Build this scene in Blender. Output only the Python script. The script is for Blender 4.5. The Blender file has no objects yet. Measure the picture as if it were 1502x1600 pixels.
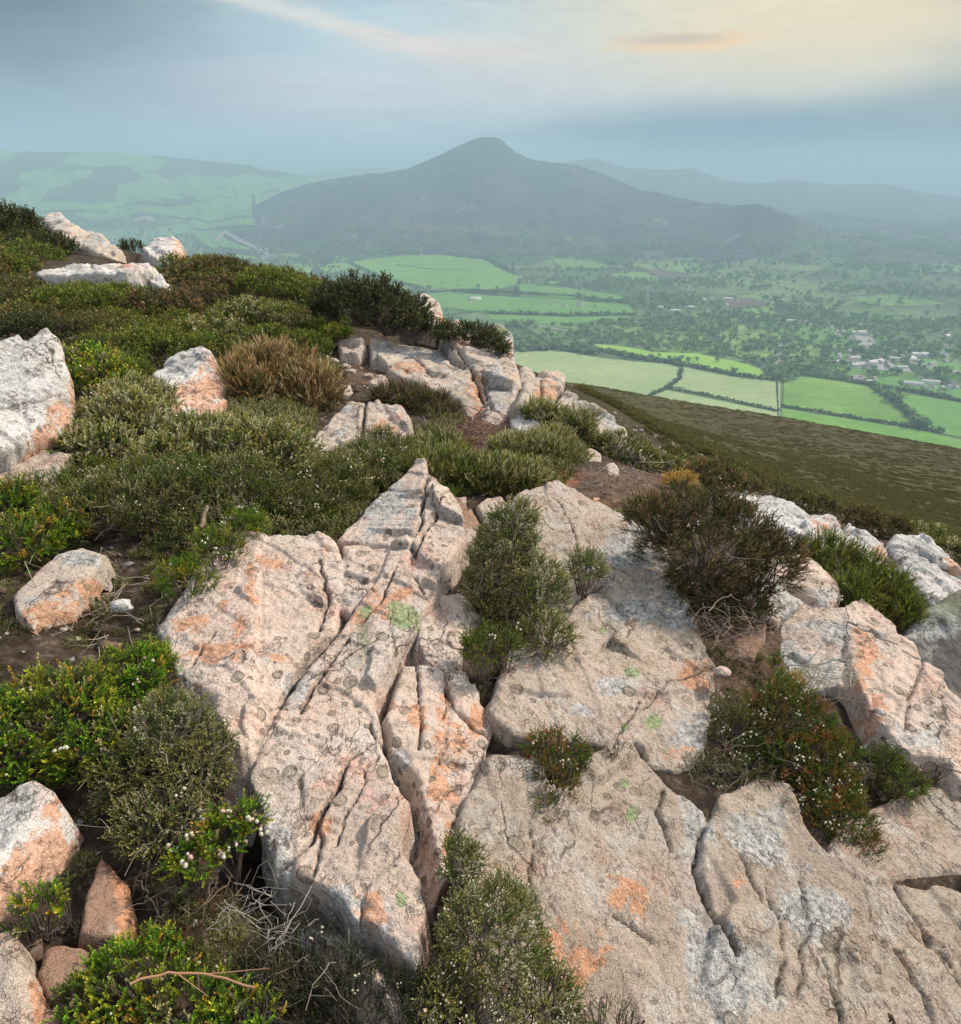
import bpy, math, random
import numpy as np
from math import radians, sin, cos, tan, pi
rng = np.random.default_rng(7); random.seed(7)
scene = bpy.context.scene
C = scene.collection
# ------------------------------------------------------------------ camera
FPX = 1042.0; PW, PH = 1502.0, 1600.0; PITCH = radians(26.3)
cam_d = bpy.data.cameras.new("camera"); cam = bpy.data.objects.new("camera", cam_d); C.objects.link(cam)
cam.location = (0, 0, 0); cam.rotation_euler = (pi/2 - PITCH, 0, 0)
cam_d.sensor_fit = 'VERTICAL'; cam_d.sensor_height = 24.0; cam_d.lens = 24.0*FPX/PH
cam_d.clip_start = 0.05; cam_d.clip_end = 60000
scene.camera = cam
# ------------------------------------------------------------------ light and sky
SUN_AZ, SUN_EL = radians(62), radians(40)
w = bpy.data.worlds.new("World"); scene.world = w; w.use_nodes = True
NT = w.node_tree; NT.nodes.clear()
def N(nt, typ, **kw):
    n = nt.nodes.new(typ)
    for k, v in kw.items():
        if k.startswith('i_'):
            n.inputs[k[2:].replace('_', ' ')].default_value = v
        else: setattr(n, k, v)
    return n
def math_n(nt, op, a, b=None, c=None, clamp=False):
    n = nt.nodes.new('ShaderNodeMath'); n.operation = op; n.use_clamp = clamp
    for i, v in enumerate((a, b, c)):
        if v is None: continue
        if hasattr(v, 'is_linked') or hasattr(v, 'links'): nt.links.new(v, n.inputs[i])
        else: n.inputs[i].default_value = v
    return n.outputs[0]
def ramp(nt, fac, stops, interp='LINEAR'):
    n = nt.nodes.new('ShaderNodeValToRGB'); n.color_ramp.interpolation = interp
    e = n.color_ramp.elements
    while len(e) < len(stops): e.new(0.5)
    for el, (p, c) in zip(e, stops):
        el.position = p; el.color = tuple(c) + (1,) if len(c) == 3 else c
    nt.links.new(fac, n.inputs[0]); return n.outputs[0]
def mix(nt, fac, a, b, mode='MIX'):
    n = nt.nodes.new('ShaderNodeMix'); n.data_type = 'RGBA'; n.blend_type = mode; n.clamp_factor = True
    for s, v in ((n.inputs[0], fac), (n.inputs[6], a), (n.inputs[7], b)):
        if hasattr(v, 'links'): nt.links.new(v, s)
        elif isinstance(v, (int, float)): s.default_value = v
        else: s.default_value = tuple(v) + (1,)
    return n.outputs[2]
def smooth(nt, v, a, b):
    n = nt.nodes.new('ShaderNodeMapRange'); n.interpolation_type = 'SMOOTHSTEP'
    nt.links.new(v, n.inputs[0]); n.inputs[1].default_value = a; n.inputs[2].default_value = b
    return n.outputs[0]
def srgb(r, g, b):
    f = lambda c: (c/255/12.92 if c/255 <= .04045 else ((c/255+.055)/1.055)**2.4)
    return (f(r), f(g), f(b))
sky = N(NT, 'ShaderNodeTexSky', sky_type='NISHITA', sun_disc=False, sun_elevation=SUN_EL, sun_rotation=SUN_AZ)
sky.air_density = 1.0; sky.dust_density = 2.0
skc = mix(NT, 1.0, sky.outputs[0], (.10, .10, .10), 'MULTIPLY')
tc = N(NT, 'ShaderNodeTexCoord')
sx = N(NT, 'ShaderNodeSeparateXYZ'); NT.links.new(tc.outputs['Generated'], sx.inputs[0])
X, Y, Z = sx.outputs
az = math_n(NT, 'ARCTAN2', X, Y); el = math_n(NT, 'ARCSINE', Z)
azd = math_n(NT, 'MULTIPLY', az, 57.3); eld = math_n(NT, 'MULTIPLY', el, 57.3)
def coords(sa, se, off=0):
    cx = N(NT, 'ShaderNodeCombineXYZ')
    NT.links.new(math_n(NT, 'MULTIPLY', azd, sa), cx.inputs[0]); NT.links.new(math_n(NT, 'MULTIPLY', eld, se), cx.inputs[1]); cx.inputs[2].default_value = off
    return cx.outputs[0]
def noise(nt, vec, scale, detail=4, rough=.5, dist=0):
    n = nt.nodes.new('ShaderNodeTexNoise'); n.inputs['Scale'].default_value = scale; n.inputs['Detail'].default_value = detail
    n.inputs['Roughness'].default_value = rough; n.inputs['Distortion'].default_value = dist
    if vec is not None: nt.links.new(vec, n.inputs['Vector'])
    return n.outputs[0]
n1 = noise(NT, coords(.03, .22, 3), 1.0, 5, .55, .4)     # broad stretched banks
n2 = noise(NT, coords(.09, .5, 9), 1.0, 6, .6, .6)
elw = math_n(NT, 'ADD', eld, math_n(NT, 'MULTIPLY', math_n(NT, 'SUBTRACT', n1, .5), 5.0))
e01 = math_n(NT, 'DIVIDE', elw, 20.0, clamp=True)
# cloud colours by height above the horizon: left, middle and sunset side
left = ramp(NT, e01, [(0, srgb(150,192,214)), (.14, srgb(150,186,206)), (.30, srgb(148,168,186)), (.5, srgb(118,138,152)), (1, srgb(120,132,146))])
midc = ramp(NT, e01, [(0, srgb(165,196,212)), (.14, srgb(180,200,214)), (.28, srgb(204,208,216)), (.45, srgb(182,202,212)), (1, srgb(180,190,200))])
right = ramp(NT, e01, [(0, srgb(150,178,190)), (.11, srgb(142,172,184)), (.20, srgb(168,176,176)), (.30, srgb(216,208,192)), (.5, srgb(232,214,178)), (1, srgb(206,196,182))])
base = mix(NT, smooth(NT, azd, -33, -6), left, midc)
base = mix(NT, smooth(NT, azd, -9, 20), base, right)
n3 = noise(NT, coords(.16, .9, 20), 1.0, 8, .62, 1.2)
n4 = noise(NT, coords(.35, 1.5, 33), 1.0, 8, .65, .8)
def blob(a0, e0, wa, we, soft=.35, rot=0.0, rag=1.1, nn=None):
    da = math_n(NT, 'SUBTRACT', azd, a0); de = math_n(NT, 'SUBTRACT', math_n(NT, 'SUBTRACT', eld, e0), math_n(NT, 'MULTIPLY', da, rot))
    a = math_n(NT, 'POWER', math_n(NT, 'ABSOLUTE', math_n(NT, 'DIVIDE', da, wa)), 2)
    b = math_n(NT, 'DIVIDE', de, we); b = math_n(NT, 'MULTIPLY', b, b)
    d = math_n(NT, 'SQRT', math_n(NT, 'ADD', a, b))
    d = math_n(NT, 'ADD', d, math_n(NT, 'MULTIPLY', math_n(NT, 'SUBTRACT', nn if nn is not None else n2, .5), rag))
    return math_n(NT, 'SUBTRACT', 1, smooth(NT, d, 1-soft*1.6, 1+soft))
def cloud(k, col, *a, **kw):
    global base
    base = mix(NT, math_n(NT, 'MULTIPLY', blob(*a, **kw), k), base, srgb(*col))
cloud(.95, (84,122,150), 20, 3.3, 16, 1.7, .5)
cloud(.70, (112,124,128), 35, 4.2, 9, 2.6, .6)
cloud(.70, (128,118,100), 36, 9.5, 7, 4.5, .7)
cloud(.85, (58,72,84), -33, 10, 12, 6.5, .8)  # lens vignette darkening painted into the upper left sky
cloud(.4, (120,134,152), -12, 12.5, 14, 1.6, .8, rag=2.0, nn=n3)
cloud(.35, (176,176,190), -15, 4.4, 15, .8, .6)
cloud(.30, (178,178,192), -9, 5.8, 12, .5, .6)
cloud(.80, (228,218,206), -9.5, 9.6, 9, .55, .7, rot=-.20, rag=2.2, nn=n3)
cloud(.75, (232,212,200), -1, 8.4, 8, 1.0, .7, rot=-.05, rag=2.4, nn=n3)
cloud(.5, (214,200,204), -4, 6.6, 12, .9, .8, rag=2.4, nn=n3)
cloud(.55, (216,214,206), -16, 10.8, 5, .5, .7, rot=-.1, rag=2.2, nn=n3)
cloud(.55, (232,212,176), 27, 9, 7, 2.4, .8, rag=1.6, nn=n3)
CL2 = 1
cloud(.30, (206,208,214), 6, 5.2, 20, 1.3, .8, rag=2.4, nn=n3)
base = mix(NT, 1.0, base, ramp(NT, n4, [(.25, (.90,.91,.93)), (.5, (1,1,1)), (.75, (1.07,1.06,1.04))]), 'MULTIPLY')
base = mix(NT, 1.0, base, ramp(NT, n3, [(.3, (.92,.93,.96)), (.5, (1,1,1)), (.7, (1.06,1.04,1.0))]), 'MULTIPLY')
cloud(.5, (244,218,168), 24, 8.2, 11, 2.6, .9, rag=1.2, nn=n3)
cloud(.9, (248,206,150), 14.5, 8.6, 5.2, .62, .35, rag=1.6, nn=n4)
cloud(.7, (190,174,158), 13.4, 8.8, 3.6, .34, .5, rag=1.8, nn=n4)
# higher than the picture reaches the real sky shows between the clouds
hi = smooth(NT, eld, 14, 38)
base = mix(NT, hi, base, mix(NT, .45, (.95,.98,1.02), skc))
bg = N(NT, 'ShaderNodeBackground'); NT.links.new(base, bg.inputs[0]); bg.inputs[1].default_value = 1.0
wo = N(NT, 'ShaderNodeOutputWorld'); NT.links.new(bg.outputs[0], wo.inputs[0])
sun_d = bpy.data.lights.new("sun", 'SUN'); sun_d.energy = 4.4; sun_d.angle = radians(2.5); sun_d.color = (1, .86, .70)
sun = bpy.data.objects.new("sun", sun_d); C.objects.link(sun)
sun.rotation_euler = (pi/2 - SUN_EL, 0, pi - SUN_AZ)
scene.view_settings.view_transform = 'Standard'; scene.view_settings.look = 'None'
scene.view_settings.exposure = 0.30; scene.view_settings.gamma = 1.0
scene.cycles.volume_bounces = 0; scene.cycles.max_bounces = 4; scene.cycles.diffuse_bounces = 2; scene.cycles.transparent_max_bounces = 4
scene.cycles.use_adaptive_sampling = True; scene.cycles.adaptive_threshold = .02

# ------------------------------------------------------------------ helpers
def ray(px, py):
    px = np.asarray(px, float); py = np.asarray(py, float)
    u = (px-PW/2)/FPX; v = (PH/2-py)/FPX
    return np.stack([u, cos(PITCH)+sin(PITCH)*v, -sin(PITCH)+cos(PITCH)*v], -1)
def topix(P):
    P = np.asarray(P, float)
    d = P[..., 1]*cos(PITCH) - P[..., 2]*sin(PITCH); up = P[..., 1]*sin(PITCH) + P[..., 2]*cos(PITCH)
    d = np.where(np.abs(d) < 1e-6, 1e-6, d)
    return np.stack([PW/2 + FPX*P[..., 0]/d, PH/2 - FPX*up/d, d], -1)
_perm = np.random.default_rng(1).permutation(256); _perm = np.concatenate([_perm, _perm, _perm])
_g = np.random.default_rng(2).normal(size=(256, 3)); _g /= np.linalg.norm(_g, axis=1)[:, None]
def gnoise(P):
    P = np.asarray(P, float); i = np.floor(P).astype(int); f = P - i; i &= 255
    s = f*f*f*(f*(f*6-15)+10); out = 0
    for dx in (0, 1):
        for dy in (0, 1):
            for dz in (0, 1):
                h = _perm[_perm[_perm[(i[..., 0]+dx) & 255]+((i[..., 1]+dy) & 255)]+((i[..., 2]+dz) & 255)]
                gr = _g[h]; d = f - np.array([dx, dy, dz])
                wgt = (s[..., 0] if dx else 1-s[..., 0])*(s[..., 1] if dy else 1-s[..., 1])*(s[..., 2] if dz else 1-s[..., 2])
                out = out + wgt*(gr*d).sum(-1)
    return out*1.6
def fbm(P, o=4, g=.5, l=2.03):
    a, s, t = 1., 0, 0; P = np.asarray(P, float)
    for k in range(o):
        t = t + a*gnoise(P*(l**k)+k*17.3); s += a; a *= g
    return t/s
def sst(x, a, b):
    t = np.clip((x-a)/(b-a), 0, 1); return t*t*(3-2*t)
def mk(name, V, F, mat=None, parent=None, attrs=None, loc=(0, 0, 0), smoothf=True, matidx=None, link=True):
    V = np.asarray(V, np.float32) - np.asarray(loc, np.float32); F = np.asarray(F, np.int32)
    me = bpy.data.meshes.new(name)
    me.vertices.add(len(V)); me.vertices.foreach_set('co', V.ravel())
    k = F.shape[1]
    me.loops.add(F.size); me.loops.foreach_set('vertex_index', F.ravel())
    me.polygons.add(len(F)); me.polygons.foreach_set('loop_start', np.arange(0, F.size, k, dtype=np.int32))
    if smoothf: me.polygons.foreach_set('use_smooth', np.ones(len(F), bool))
    for m in (mat if isinstance(mat, (list, tuple)) else [mat]):
        if m: me.materials.append(m)
    if matidx is not None: me.polygons.foreach_set('material_index', np.asarray(matidx, np.int32))
    for nm, arr in (attrs or {}).items():
        arr = np.asarray(arr, np.float32)
        if arr.ndim == 1:
            a = me.attributes.new(nm, 'FLOAT', 'POINT'); a.data.foreach_set('value', arr)
        else:
            if arr.shape[1] == 3: arr = np.concatenate([arr, np.ones((len(arr), 1), np.float32)], 1)
            a = me.color_attributes.new(nm, 'FLOAT_COLOR', 'POINT'); a.data.foreach_set('color', arr.ravel())
    me.update(); me.validate()
    o = bpy.data.objects.new(name, me); o.location = loc
    if link: C.objects.link(o)
    if parent: o.parent = parent; o.location = np.asarray(loc) - np.asarray(parent.location) if any(loc) else (0, 0, 0)
    return o
def tag(o, label=None, cat=None, group=None, kind=None):
    if label: o['label'] = label
    if cat: o['category'] = cat
    if group: o['group'] = group
    if kind: o['kind'] = kind
    return o
def empty(name, loc, label, cat, group=None):
    o = bpy.data.objects.new(name, None); C.objects.link(o); o.location = loc; o.empty_display_size = .1
    return tag(o, label, cat, group)
def grid_faces(nu, nv, mask=None):
    i = np.arange(nu*nv).reshape(nu, nv)
    q = np.stack([i[:-1, :-1], i[1:, :-1], i[1:, 1:], i[:-1, 1:]], -1)
    if mask is not None: q = q[mask]
    return q.reshape(-1, 4)
def mat_new(name, rough=.9):
    m = bpy.data.materials.new(name); m.use_nodes = True; nt = m.node_tree
    b = nt.nodes['Principled BSDF']; b.inputs['Roughness'].default_value = rough
    b.inputs['Specular IOR Level'].default_value = .25
    return m, nt, b
def attr(nt, name, out='Fac'):
    a = nt.nodes.new('ShaderNodeAttribute'); a.attribute_name = name; return a.outputs[out]
def bump(nt, b, h, strength=.5, dist=.01, prev=None):
    n = nt.nodes.new('ShaderNodeBump'); n.inputs['Strength'].default_value = strength; n.inputs['Distance'].default_value = dist
    nt.links.new(h, n.inputs['Height'])
    if prev is not None: nt.links.new(prev, n.inputs['Normal'])
    if b: nt.links.new(n.outputs[0], b.inputs['Normal'])
    return n.outputs[0]
def objc(nt): return nt.nodes.new('ShaderNodeTexCoord').outputs['Object']
def mapping(nt, v, sc=(1, 1, 1), rot=(0, 0, 0)):
    n = nt.nodes.new('ShaderNodeMapping'); nt.links.new(v, n.inputs[0]); n.inputs['Scale'].default_value = sc; n.inputs['Rotation'].default_value = rot
    return n.outputs[0]
def voro(nt, v, scale, feature='F1', rnd=1.0, out='Distance'):
    n = nt.nodes.new('ShaderNodeTexVoronoi'); n.feature = feature; n.inputs['Scale'].default_value = scale; n.inputs['Randomness'].default_value = rnd
    nt.links.new(v, n.inputs['Vector']); return n.outputs[out]

# ------------------------------------------------------------------ near hillside height field
_ctl = [(751,1600,1.36),(1150,1590,1.36),(1500,1590,1.42),(300,1590,1.2),(0,1590,1.15),(0,1300,1.5),(100,1150,1.72),(400,1400,1.5),(90,910,2.32),
 (450,1150,1.9),(800,1150,1.98),(1000,1100,2.15),(1450,1500,1.52),(1150,1300,1.8),(1400,1050,2.65),(1500,1200,2.3),(850,780,3.35),(650,760,3.3),(300,780,3.0),
 (0,780,2.85),(60,640,3.5),(290,620,4.3),(480,680,4.0),(630,660,4.5),(750,660,4.6),(950,760,3.6),(1200,860,3.3),(1350,900,3.4),(1500,930,3.4),
 (0,430,7.5),(0,338,14),(180,400,12),(290,414,11.5),(480,460,9.5),(640,515,7.8),(560,560,6.2),(800,580,7.0),(880,608,6.6),(1020,715,5.3),(1200,790,4.6),(1400,850,4.7),(1500,890,5.0),
 (350,500,6.8),(150,480,6.8),(-300,400,9),(-300,280,18),(-300,800,2.4),(-300,1300,1.3),
 (1700,900,5.5),(1700,1200,2.5),(1700,1500,1.5),
 (880,597,125),(1200,649,128),(1502,706,130),(1000,690,14),(1000,650,35),(1250,770,11),(1250,720,32),(1502,850,13),(1502,790,32),(1700,740,135),(1700,820,33),(1900,780,135)]
A = []
for px, py, t in _ctl:
    p = ray(px, py)*t; A.append(p)
_edge = [(-250,300),(0,338),(200,402),(300,416),(480,462),(560,490),(640,520),(720,552),(800,580),(850,592),(880,597),(1000,615),(1100,631),(1200,649),(1350,676),(1502,706),(1700,742),(1900,775)]
for px, py in _edge:
    lst = ([(22, 30), (45, 62), (90, 96), (170, 120), (270, 150), (430, 190)] if px < 700 else [(20, 45), (45, 52), (90, 44), (150, 42), (220, 60), (300, 96)] if px < 830 else [(150, 8), (200, 12), (260, 42), (330, 80)])
    for t_, dy in lst: A.append(ray(px, py+dy)*t_)
for azz in (-75, -55, -35, -15, 0, 15, 30, 45, 70):
    a = radians(azz)
    for r_, z_ in [(560, -245), (750, -262), (1000, -275)]: A.append([r_*sin(a), r_*cos(a), z_])
for azz in range(-180, 180, 30):
    a = radians(azz)
    A.append([.25*sin(a), .25*cos(a), -1.47])
for azz in (80, 100, -80, -100, 140, -140):
    a = radians(azz); A.append([3*sin(a), 3*cos(a), -1.5 - .25*sin(a)])
A = np.array(A)
def _uv(x, y):
    r = np.hypot(x, y); return np.stack([np.arctan2(x, y)*1.3*np.clip(r/1.0, .05, 1), np.log(r+.6)], -1), r
_P, _r = _uv(A[:, 0], A[:, 1]); _q = A[:, 2]/(_r+1.5)
def _k(d2): return np.where(d2 > 1e-12, d2*np.log(d2+1e-12)*.5, 0)
_n = len(A); _D = ((_P[:, None]-_P[None])**2).sum(-1)
_M = np.zeros((_n+3, _n+3)); _M[:_n, :_n] = _k(_D)+np.eye(_n)*3e-4; _M[:_n, _n] = 1; _M[:_n, _n+1:] = _P; _M[_n:, :_n] = _M[:_n, _n:].T
_w = np.linalg.solve(_M, np.concatenate([_q, [0, 0, 0]]))
def G(x, y):
    x = np.asarray(x, float); y = np.asarray(y, float); sh = x.shape
    P, r = _uv(x.ravel(), y.ravel()); out = np.empty(len(P))
    for s in range(0, len(P), 20000):
        p = P[s:s+20000]; out[s:s+20000] = _k(((p[:, None]-_P[None])**2).sum(-1))@_w[:_n] + _w[_n] + p@_w[_n+1:]
    z = out*(r+1.5); return np.where(r > 180, np.minimum(z, -60-(r-190)*.75), z).reshape(sh)
_ts = np.exp(np.linspace(math.log(.5), math.log(900), 900))
def ground_hit(px, py, fn=None, ts=None):
    ts = _ts if ts is None else ts
    P = ray(px, py)[None]*ts[:, None]; d = P[:, 2]-(fn or G)(P[:, 0], P[:, 1])
    k = np.argmax(d < 0)
    if d[k] >= 0: return None
    if k == 0: return P[0]
    f = d[k-1]/(d[k-1]-d[k]); return P[k-1]*(1-f)+P[k]*f

# ------------------------------------------------------------------ far terrain
def sil(pts, D):
    pts = np.array(pts, float); d = ray(pts[:, 0], pts[:, 1]); a = np.arctan2(d[:, 0], d[:, 1]); te = d[:, 2]/np.hypot(d[:, 0], d[:, 1])
    return a, te
def valley_z(x, y):
    r = np.hypot(x, y); a = np.arctan2(x, y)
    z = -243 + 6*fbm(np.stack([x/700, y/700, x*0], -1), 3) + 14*sst(r, 1500, 3000)*(1+.5*fbm(np.stack([x/500, y/500, x*0+4], -1), 3))
    z = z + 60*sst(r, 3000, 7000)
    return z
def ridge(name, pts, D, r0, r1, seed, amp, powr=1.6, back=1.0, na=420, nr=200, Dvar=0, Dprof=None):
    a_, te_ = sil(pts, D)
    aa = np.linspace(a_.min(), a_.max(), na); te = np.interp(aa, a_, te_)
    k = np.ones(3)/3; te = np.convolve(np.pad(te, 1, 'edge'), k, 'valid'); te = te + .0006*gnoise(np.stack([aa*180+seed, aa*0, aa*0], -1))
    s = np.linspace(0, 1, nr); fr = .78
    tt = np.where(s < fr, s/fr, 1+(s-fr)/(1-fr)*back)        # 0..1 front, >1 behind the crest
    Az, T = np.meshgrid(aa, tt, indexing='ij'); TE = te[:, None]
    Dd = D*(1+Dvar*gnoise(np.stack([aa*4+seed, aa*0, aa*0], -1)))[:, None]
    if Dprof is not None: Dd = Dd*np.interp(np.degrees(aa), Dprof[0], Dprof[1])[:, None]
    R = np.where(T <= 1, r0+(Dd-r0)*T, Dd+(T-1)*(r1-Dd))
    top = TE*Dd
    Xw, Yw = R*np.sin(Az), R*np.cos(Az); vz = valley_z(Xw, Yw)
    z = np.where(T <= 1, vz-3+(top-vz+3)*np.power(np.clip(T, 0, 1), powr), top-(T-1)**1.3*(top-vz+60))
    nz = fbm(np.stack([Xw/420+seed, Yw/420, Xw*0], -1), 5, .55)
    z = z + amp*nz*np.clip(T, 0, 1)**.7*np.where(T <= 1, np.sin(np.clip(T, 0, 1)*pi), 1)
    rg = 1-np.abs(fbm(np.stack([Az*14+seed, R/1500, R*0], -1), 4))*2
    z = z - amp*.8*(1-rg)*np.where(T <= 1, np.sin(np.clip(T, 0, 1)*pi), .5)
    lim = TE*R - 2
    z = np.where(T < .995, np.minimum(z, lim), z)
    V = np.stack([Xw, Yw, z], -1).reshape(-1, 3)
    return V, grid_faces(na, nr)
# ------------------------------------------------------------------ materials of the land
def land_mat(name, kind):
    m, nt, b = mat_new(name, 1.0); o = objc(nt)
    if kind == 'valley':
        big = noise(nt, mapping(nt, o, (1, 1, 0)), .0022, 4, .6)
        c = ramp(nt, big, [(.35, (.075,.12,.05)), (.5, (.11,.18,.065)), (.62, (.15,.25,.075)), (.75,(.11,.15,.065))])
        wv = N(nt, 'ShaderNodeVectorMath', operation='ADD'); nt.links.new(o, wv.inputs[0])
        nn = nt.nodes.new('ShaderNodeTexNoise'); nn.inputs['Scale'].default_value = .004; nt.links.new(o, nn.inputs['Vector'])
        sc = N(nt, 'ShaderNodeVectorMath', operation='SCALE'); nt.links.new(nn.outputs['Color'], sc.inputs[0]); sc.inputs['Scale'].default_value = 90
        nt.links.new(sc.outputs[0], wv.inputs[1])
        mp = mapping(nt, wv.outputs[0], (1, .62, 0), (0, 0, .5))
        cell = voro(nt, mp, .0065, 'F1', 1, 'Color'); edge = voro(nt, mp, .0065, 'DISTANCE_TO_EDGE')
        sp = N(nt, 'ShaderNodeSeparateColor'); nt.links.new(cell, sp.inputs[0])
        fcol = ramp(nt, sp.outputs[0], [(0, (.045,.10,.025)), (.3, (.10,.24,.04)), (.55, (.17,.30,.07)), (.8, (.07,.15,.03)), (1, (.22,.30,.11))], 'CONSTANT')
        fcol = mix(nt, math_n(nt, 'LESS_THAN', edge, .05), fcol, (.018,.032,.014))
        isf = math_n(nt, 'MULTIPLY', math_n(nt, 'GREATER_THAN', sp.outputs[1], .30), attr(nt, 'farm'))
        c = mix(nt, isf, c, fcol)
        c = mix(nt, attr(nt, 'far_off'), c, (.045,.055,.05)); f = noise(nt, o, .035, 5, .65)
        c = mix(nt, 1.0, c, ramp(nt, f, [(.3, (.55,.55,.55)), (.7, (1.35,1.35,1.35))]), 'MULTIPLY')
    elif kind == 'mountain':
        f = noise(nt, o, .004, 6, .62)
        c = ramp(nt, f, [(.3, (.020,.022,.032)), (.48, (.034,.032,.042)), (.6, (.052,.050,.048)), (.72, (.10,.10,.08))])
        s = noise(nt, mapping(nt, o, (1, 1, .35)), .011, 5, .7, .5)
        c = mix(nt, math_n(nt, 'MULTIPLY', smooth(nt, s, .58, .66), .6), c, (.30,.28,.28))
        g = noise(nt, o, .0032, 4, .6, .3)
        c = mix(nt, math_n(nt, 'MULTIPLY', smooth(nt, g, .5, .6), math_n(nt, 'SUBTRACT', 1, attr(nt, 'high'))), c, (.055,.095,.035))
        d = noise(nt, o, .03, 5, .7)
        c = mix(nt, 1.0, c, ramp(nt, d, [(.32, (.5,.5,.5)), (.7, (1.4,1.4,1.4))]), 'MULTIPLY')
    else:
        f = noise(nt, mapping(nt, o, (1, .5, 1)), .0015, 5, .6, .6)
        c = ramp(nt, f, [(.35, (.045,.055,.04)), (.48, (.05,.10,.04)), (.55, (.07,.13,.05)), (.62, (.05,.055,.05))])
        cell = voro(nt, mapping(nt, o, (1, .5, 0), (0, 0, .3)), .005, 'F1', 1, 'Color')
        sp = N(nt, 'ShaderNodeSeparateColor'); nt.links.new(cell, sp.inputs[0])
        c = mix(nt, math_n(nt, 'MULTIPLY', math_n(nt, 'GREATER_THAN', sp.outputs[0], .5), .75), c, (.16,.32,.10))
    nt.links.new(c, b.inputs['Base Color']); return m
MV, MM, MH = land_mat('valley', 'valley'), land_mat('mountain', 'mountain'), land_mat('hills', 'hills')
# valley floor sheet: polar grid so that its cells keep a constant size in view
na, nr = 420, 420
aa = np.linspace(radians(-62), radians(62), na); rr = np.exp(np.linspace(math.log(340), math.log(15000), nr))
Az, R = np.meshgrid(aa, rr, indexing='ij'); Xw, Yw = R*np.sin(Az), R*np.cos(Az); Zw = valley_z(Xw, Yw)
farm = sst(-np.degrees(Az), -12, 2)*sst(R, 900, 1500)*.5 + .75*(1-sst(R, 3400, 5200))
V = np.stack([Xw, Yw, Zw], -1).reshape(-1, 3)
tag(mk('valley', V, grid_faces(na, nr), MV, attrs={'farm': np.clip(farm, 0, 1).ravel(), 'far_off': sst(R, 2900, 4200).ravel()*sst(np.degrees(Az), 5, 14).ravel()}), kind='structure')
LOAF = [(200,395),(330,350),(390,325),(440,300),(480,287),(540,276),(600,270),(640,262),(680,245),(705,233),(720,226),(738,218),(752,214),(768,213),(782,216),(792,226),(805,237),(830,249),(870,254),(900,257),(940,270),(1000,296),(1060,308),(1110,319),(1150,321),(1180,318),(1210,327),(1240,343),(1265,362),(1290,374),(1350,383),(1430,398),(1502,404),(1700,425),(1900,440)]
V, F = ridge('mountain', LOAF, 3900, 2350, 5600, 3, 34, 1.75, Dprof=([-30, 8, 17, 21, 26, 40], [1, 1, .86, .80, .74, .70]))
high = sst(V[:, 2], -190, -110)
tag(mk('mountain', V, F, MM, attrs={'high': high}), kind='structure')
V, F = ridge('hills', [(-300,224),(0,235),(60,237),(150,237),(230,241),(300,249),(370,256),(420,266),(480,274),(520,282),(600,296),(760,310)], 5400, 3500, 8000, 8, 40, 1.5)
tag(mk('hills', V, F, MH), kind='structure')
V, F = ridge('far', [(380,300),(470,274),(540,262),(600,263),(700,290),(780,310)], 8000, 6500, 10500, 21, 30, 1.3, na=150)
tag(mk('distant_hills', V, F, MH), kind='structure')
V, F = ridge('far', [(760,300),(860,258),(900,250),(930,248),(980,262),(1040,265),(1080,263),(1130,280),(1175,288),(1230,281),(1300,288),(1380,287),(1430,298),(1502,310),(1700,322),(1900,330)], 6600, 4900, 9500, 31, 40, 1.3)
tag(mk('distant_mountains', V, F, MM, attrs={'high': np.ones(len(V))}), kind='structure')
V, F = ridge('far', [(1100,372),(1180,350),(1240,339),(1300,334),(1340,338),(1380,343),(1440,346),(1502,344),(1700,352),(1900,360)], 4400, 3300, 5600, 41, 30, 1.3)
tag(mk('foothills', V, F, MM, attrs={'high': np.ones(len(V))}), kind='structure')

# ------------------------------------------------------------------ near hillside mesh
m, nt, b = mat_new('peat_and_moor', 1.0); o = objc(nt)
geo = nt.nodes.new('ShaderNodeNewGeometry')
far = attr(nt, 'far')
n_f = noise(nt, o, 18, 8, .72); n_m = noise(nt, o, 3.2, 5, .6)
near = ramp(nt, n_f, [(.3, (.014,.010,.008)), (.46, (.035,.024,.017)), (.58, (.08,.058,.042)), (.68, (.20,.16,.13))])
near = mix(nt, math_n(nt, 'MULTIPLY', smooth(nt, n_m, .56, .7), smooth(nt, n_f, .45, .6)), near, (.05,.055,.022))
ochre = attr(nt, 'ochre')
near = mix(nt, ochre, near, ramp(nt, n_f, [(.35, (.30,.09,.045)), (.55, (.52,.19,.10)), (.7, (.62,.36,.24))]))
straw = attr(nt, 'straw')
near = mix(nt, straw, near, ramp(nt, n_f, [(.35, (.05,.03,.022)), (.55, (.13,.085,.06)), (.72, (.30,.23,.17))]))
# moor: heather tufts in rows that run across the slope
mp = mapping(nt, o, (.35, 1.2, 1.2), (0, 0, -.35))
w1 = noise(nt, mp, 1.1, 6, .7, .8); w2 = noise(nt, mapping(nt, o, (.25, .9, .9), (0, 0, -.3)), .22, 5, .65, .5); w3 = noise(nt, o, .03, 3, .5)
moor = ramp(nt, w1, [(.32, (.052,.048,.019)), (.46, (.066,.063,.023)), (.56, (.074,.072,.027)), (.68, (.086,.086,.032))])
moor = mix(nt, smooth(nt, w3, .42, .6), moor, mix(nt, .45, moor, (.062,.046,.026)))
moor = mix(nt, 1.0, moor, ramp(nt, w2, [(.38, (.62,.62,.62)), (.50, (.97,.97,.97)), (.64, (1.12,1.12,1.05))]), 'MULTIPLY')
c = mix(nt, far, near, moor); nt.links.new(c, b.inputs['Base Color'])
nb = bump(nt, None, n_f, .8, .03); bump(nt, b, math_n(nt, 'MULTIPLY', w1, far), .8, .5, nb)
MG = m
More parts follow.
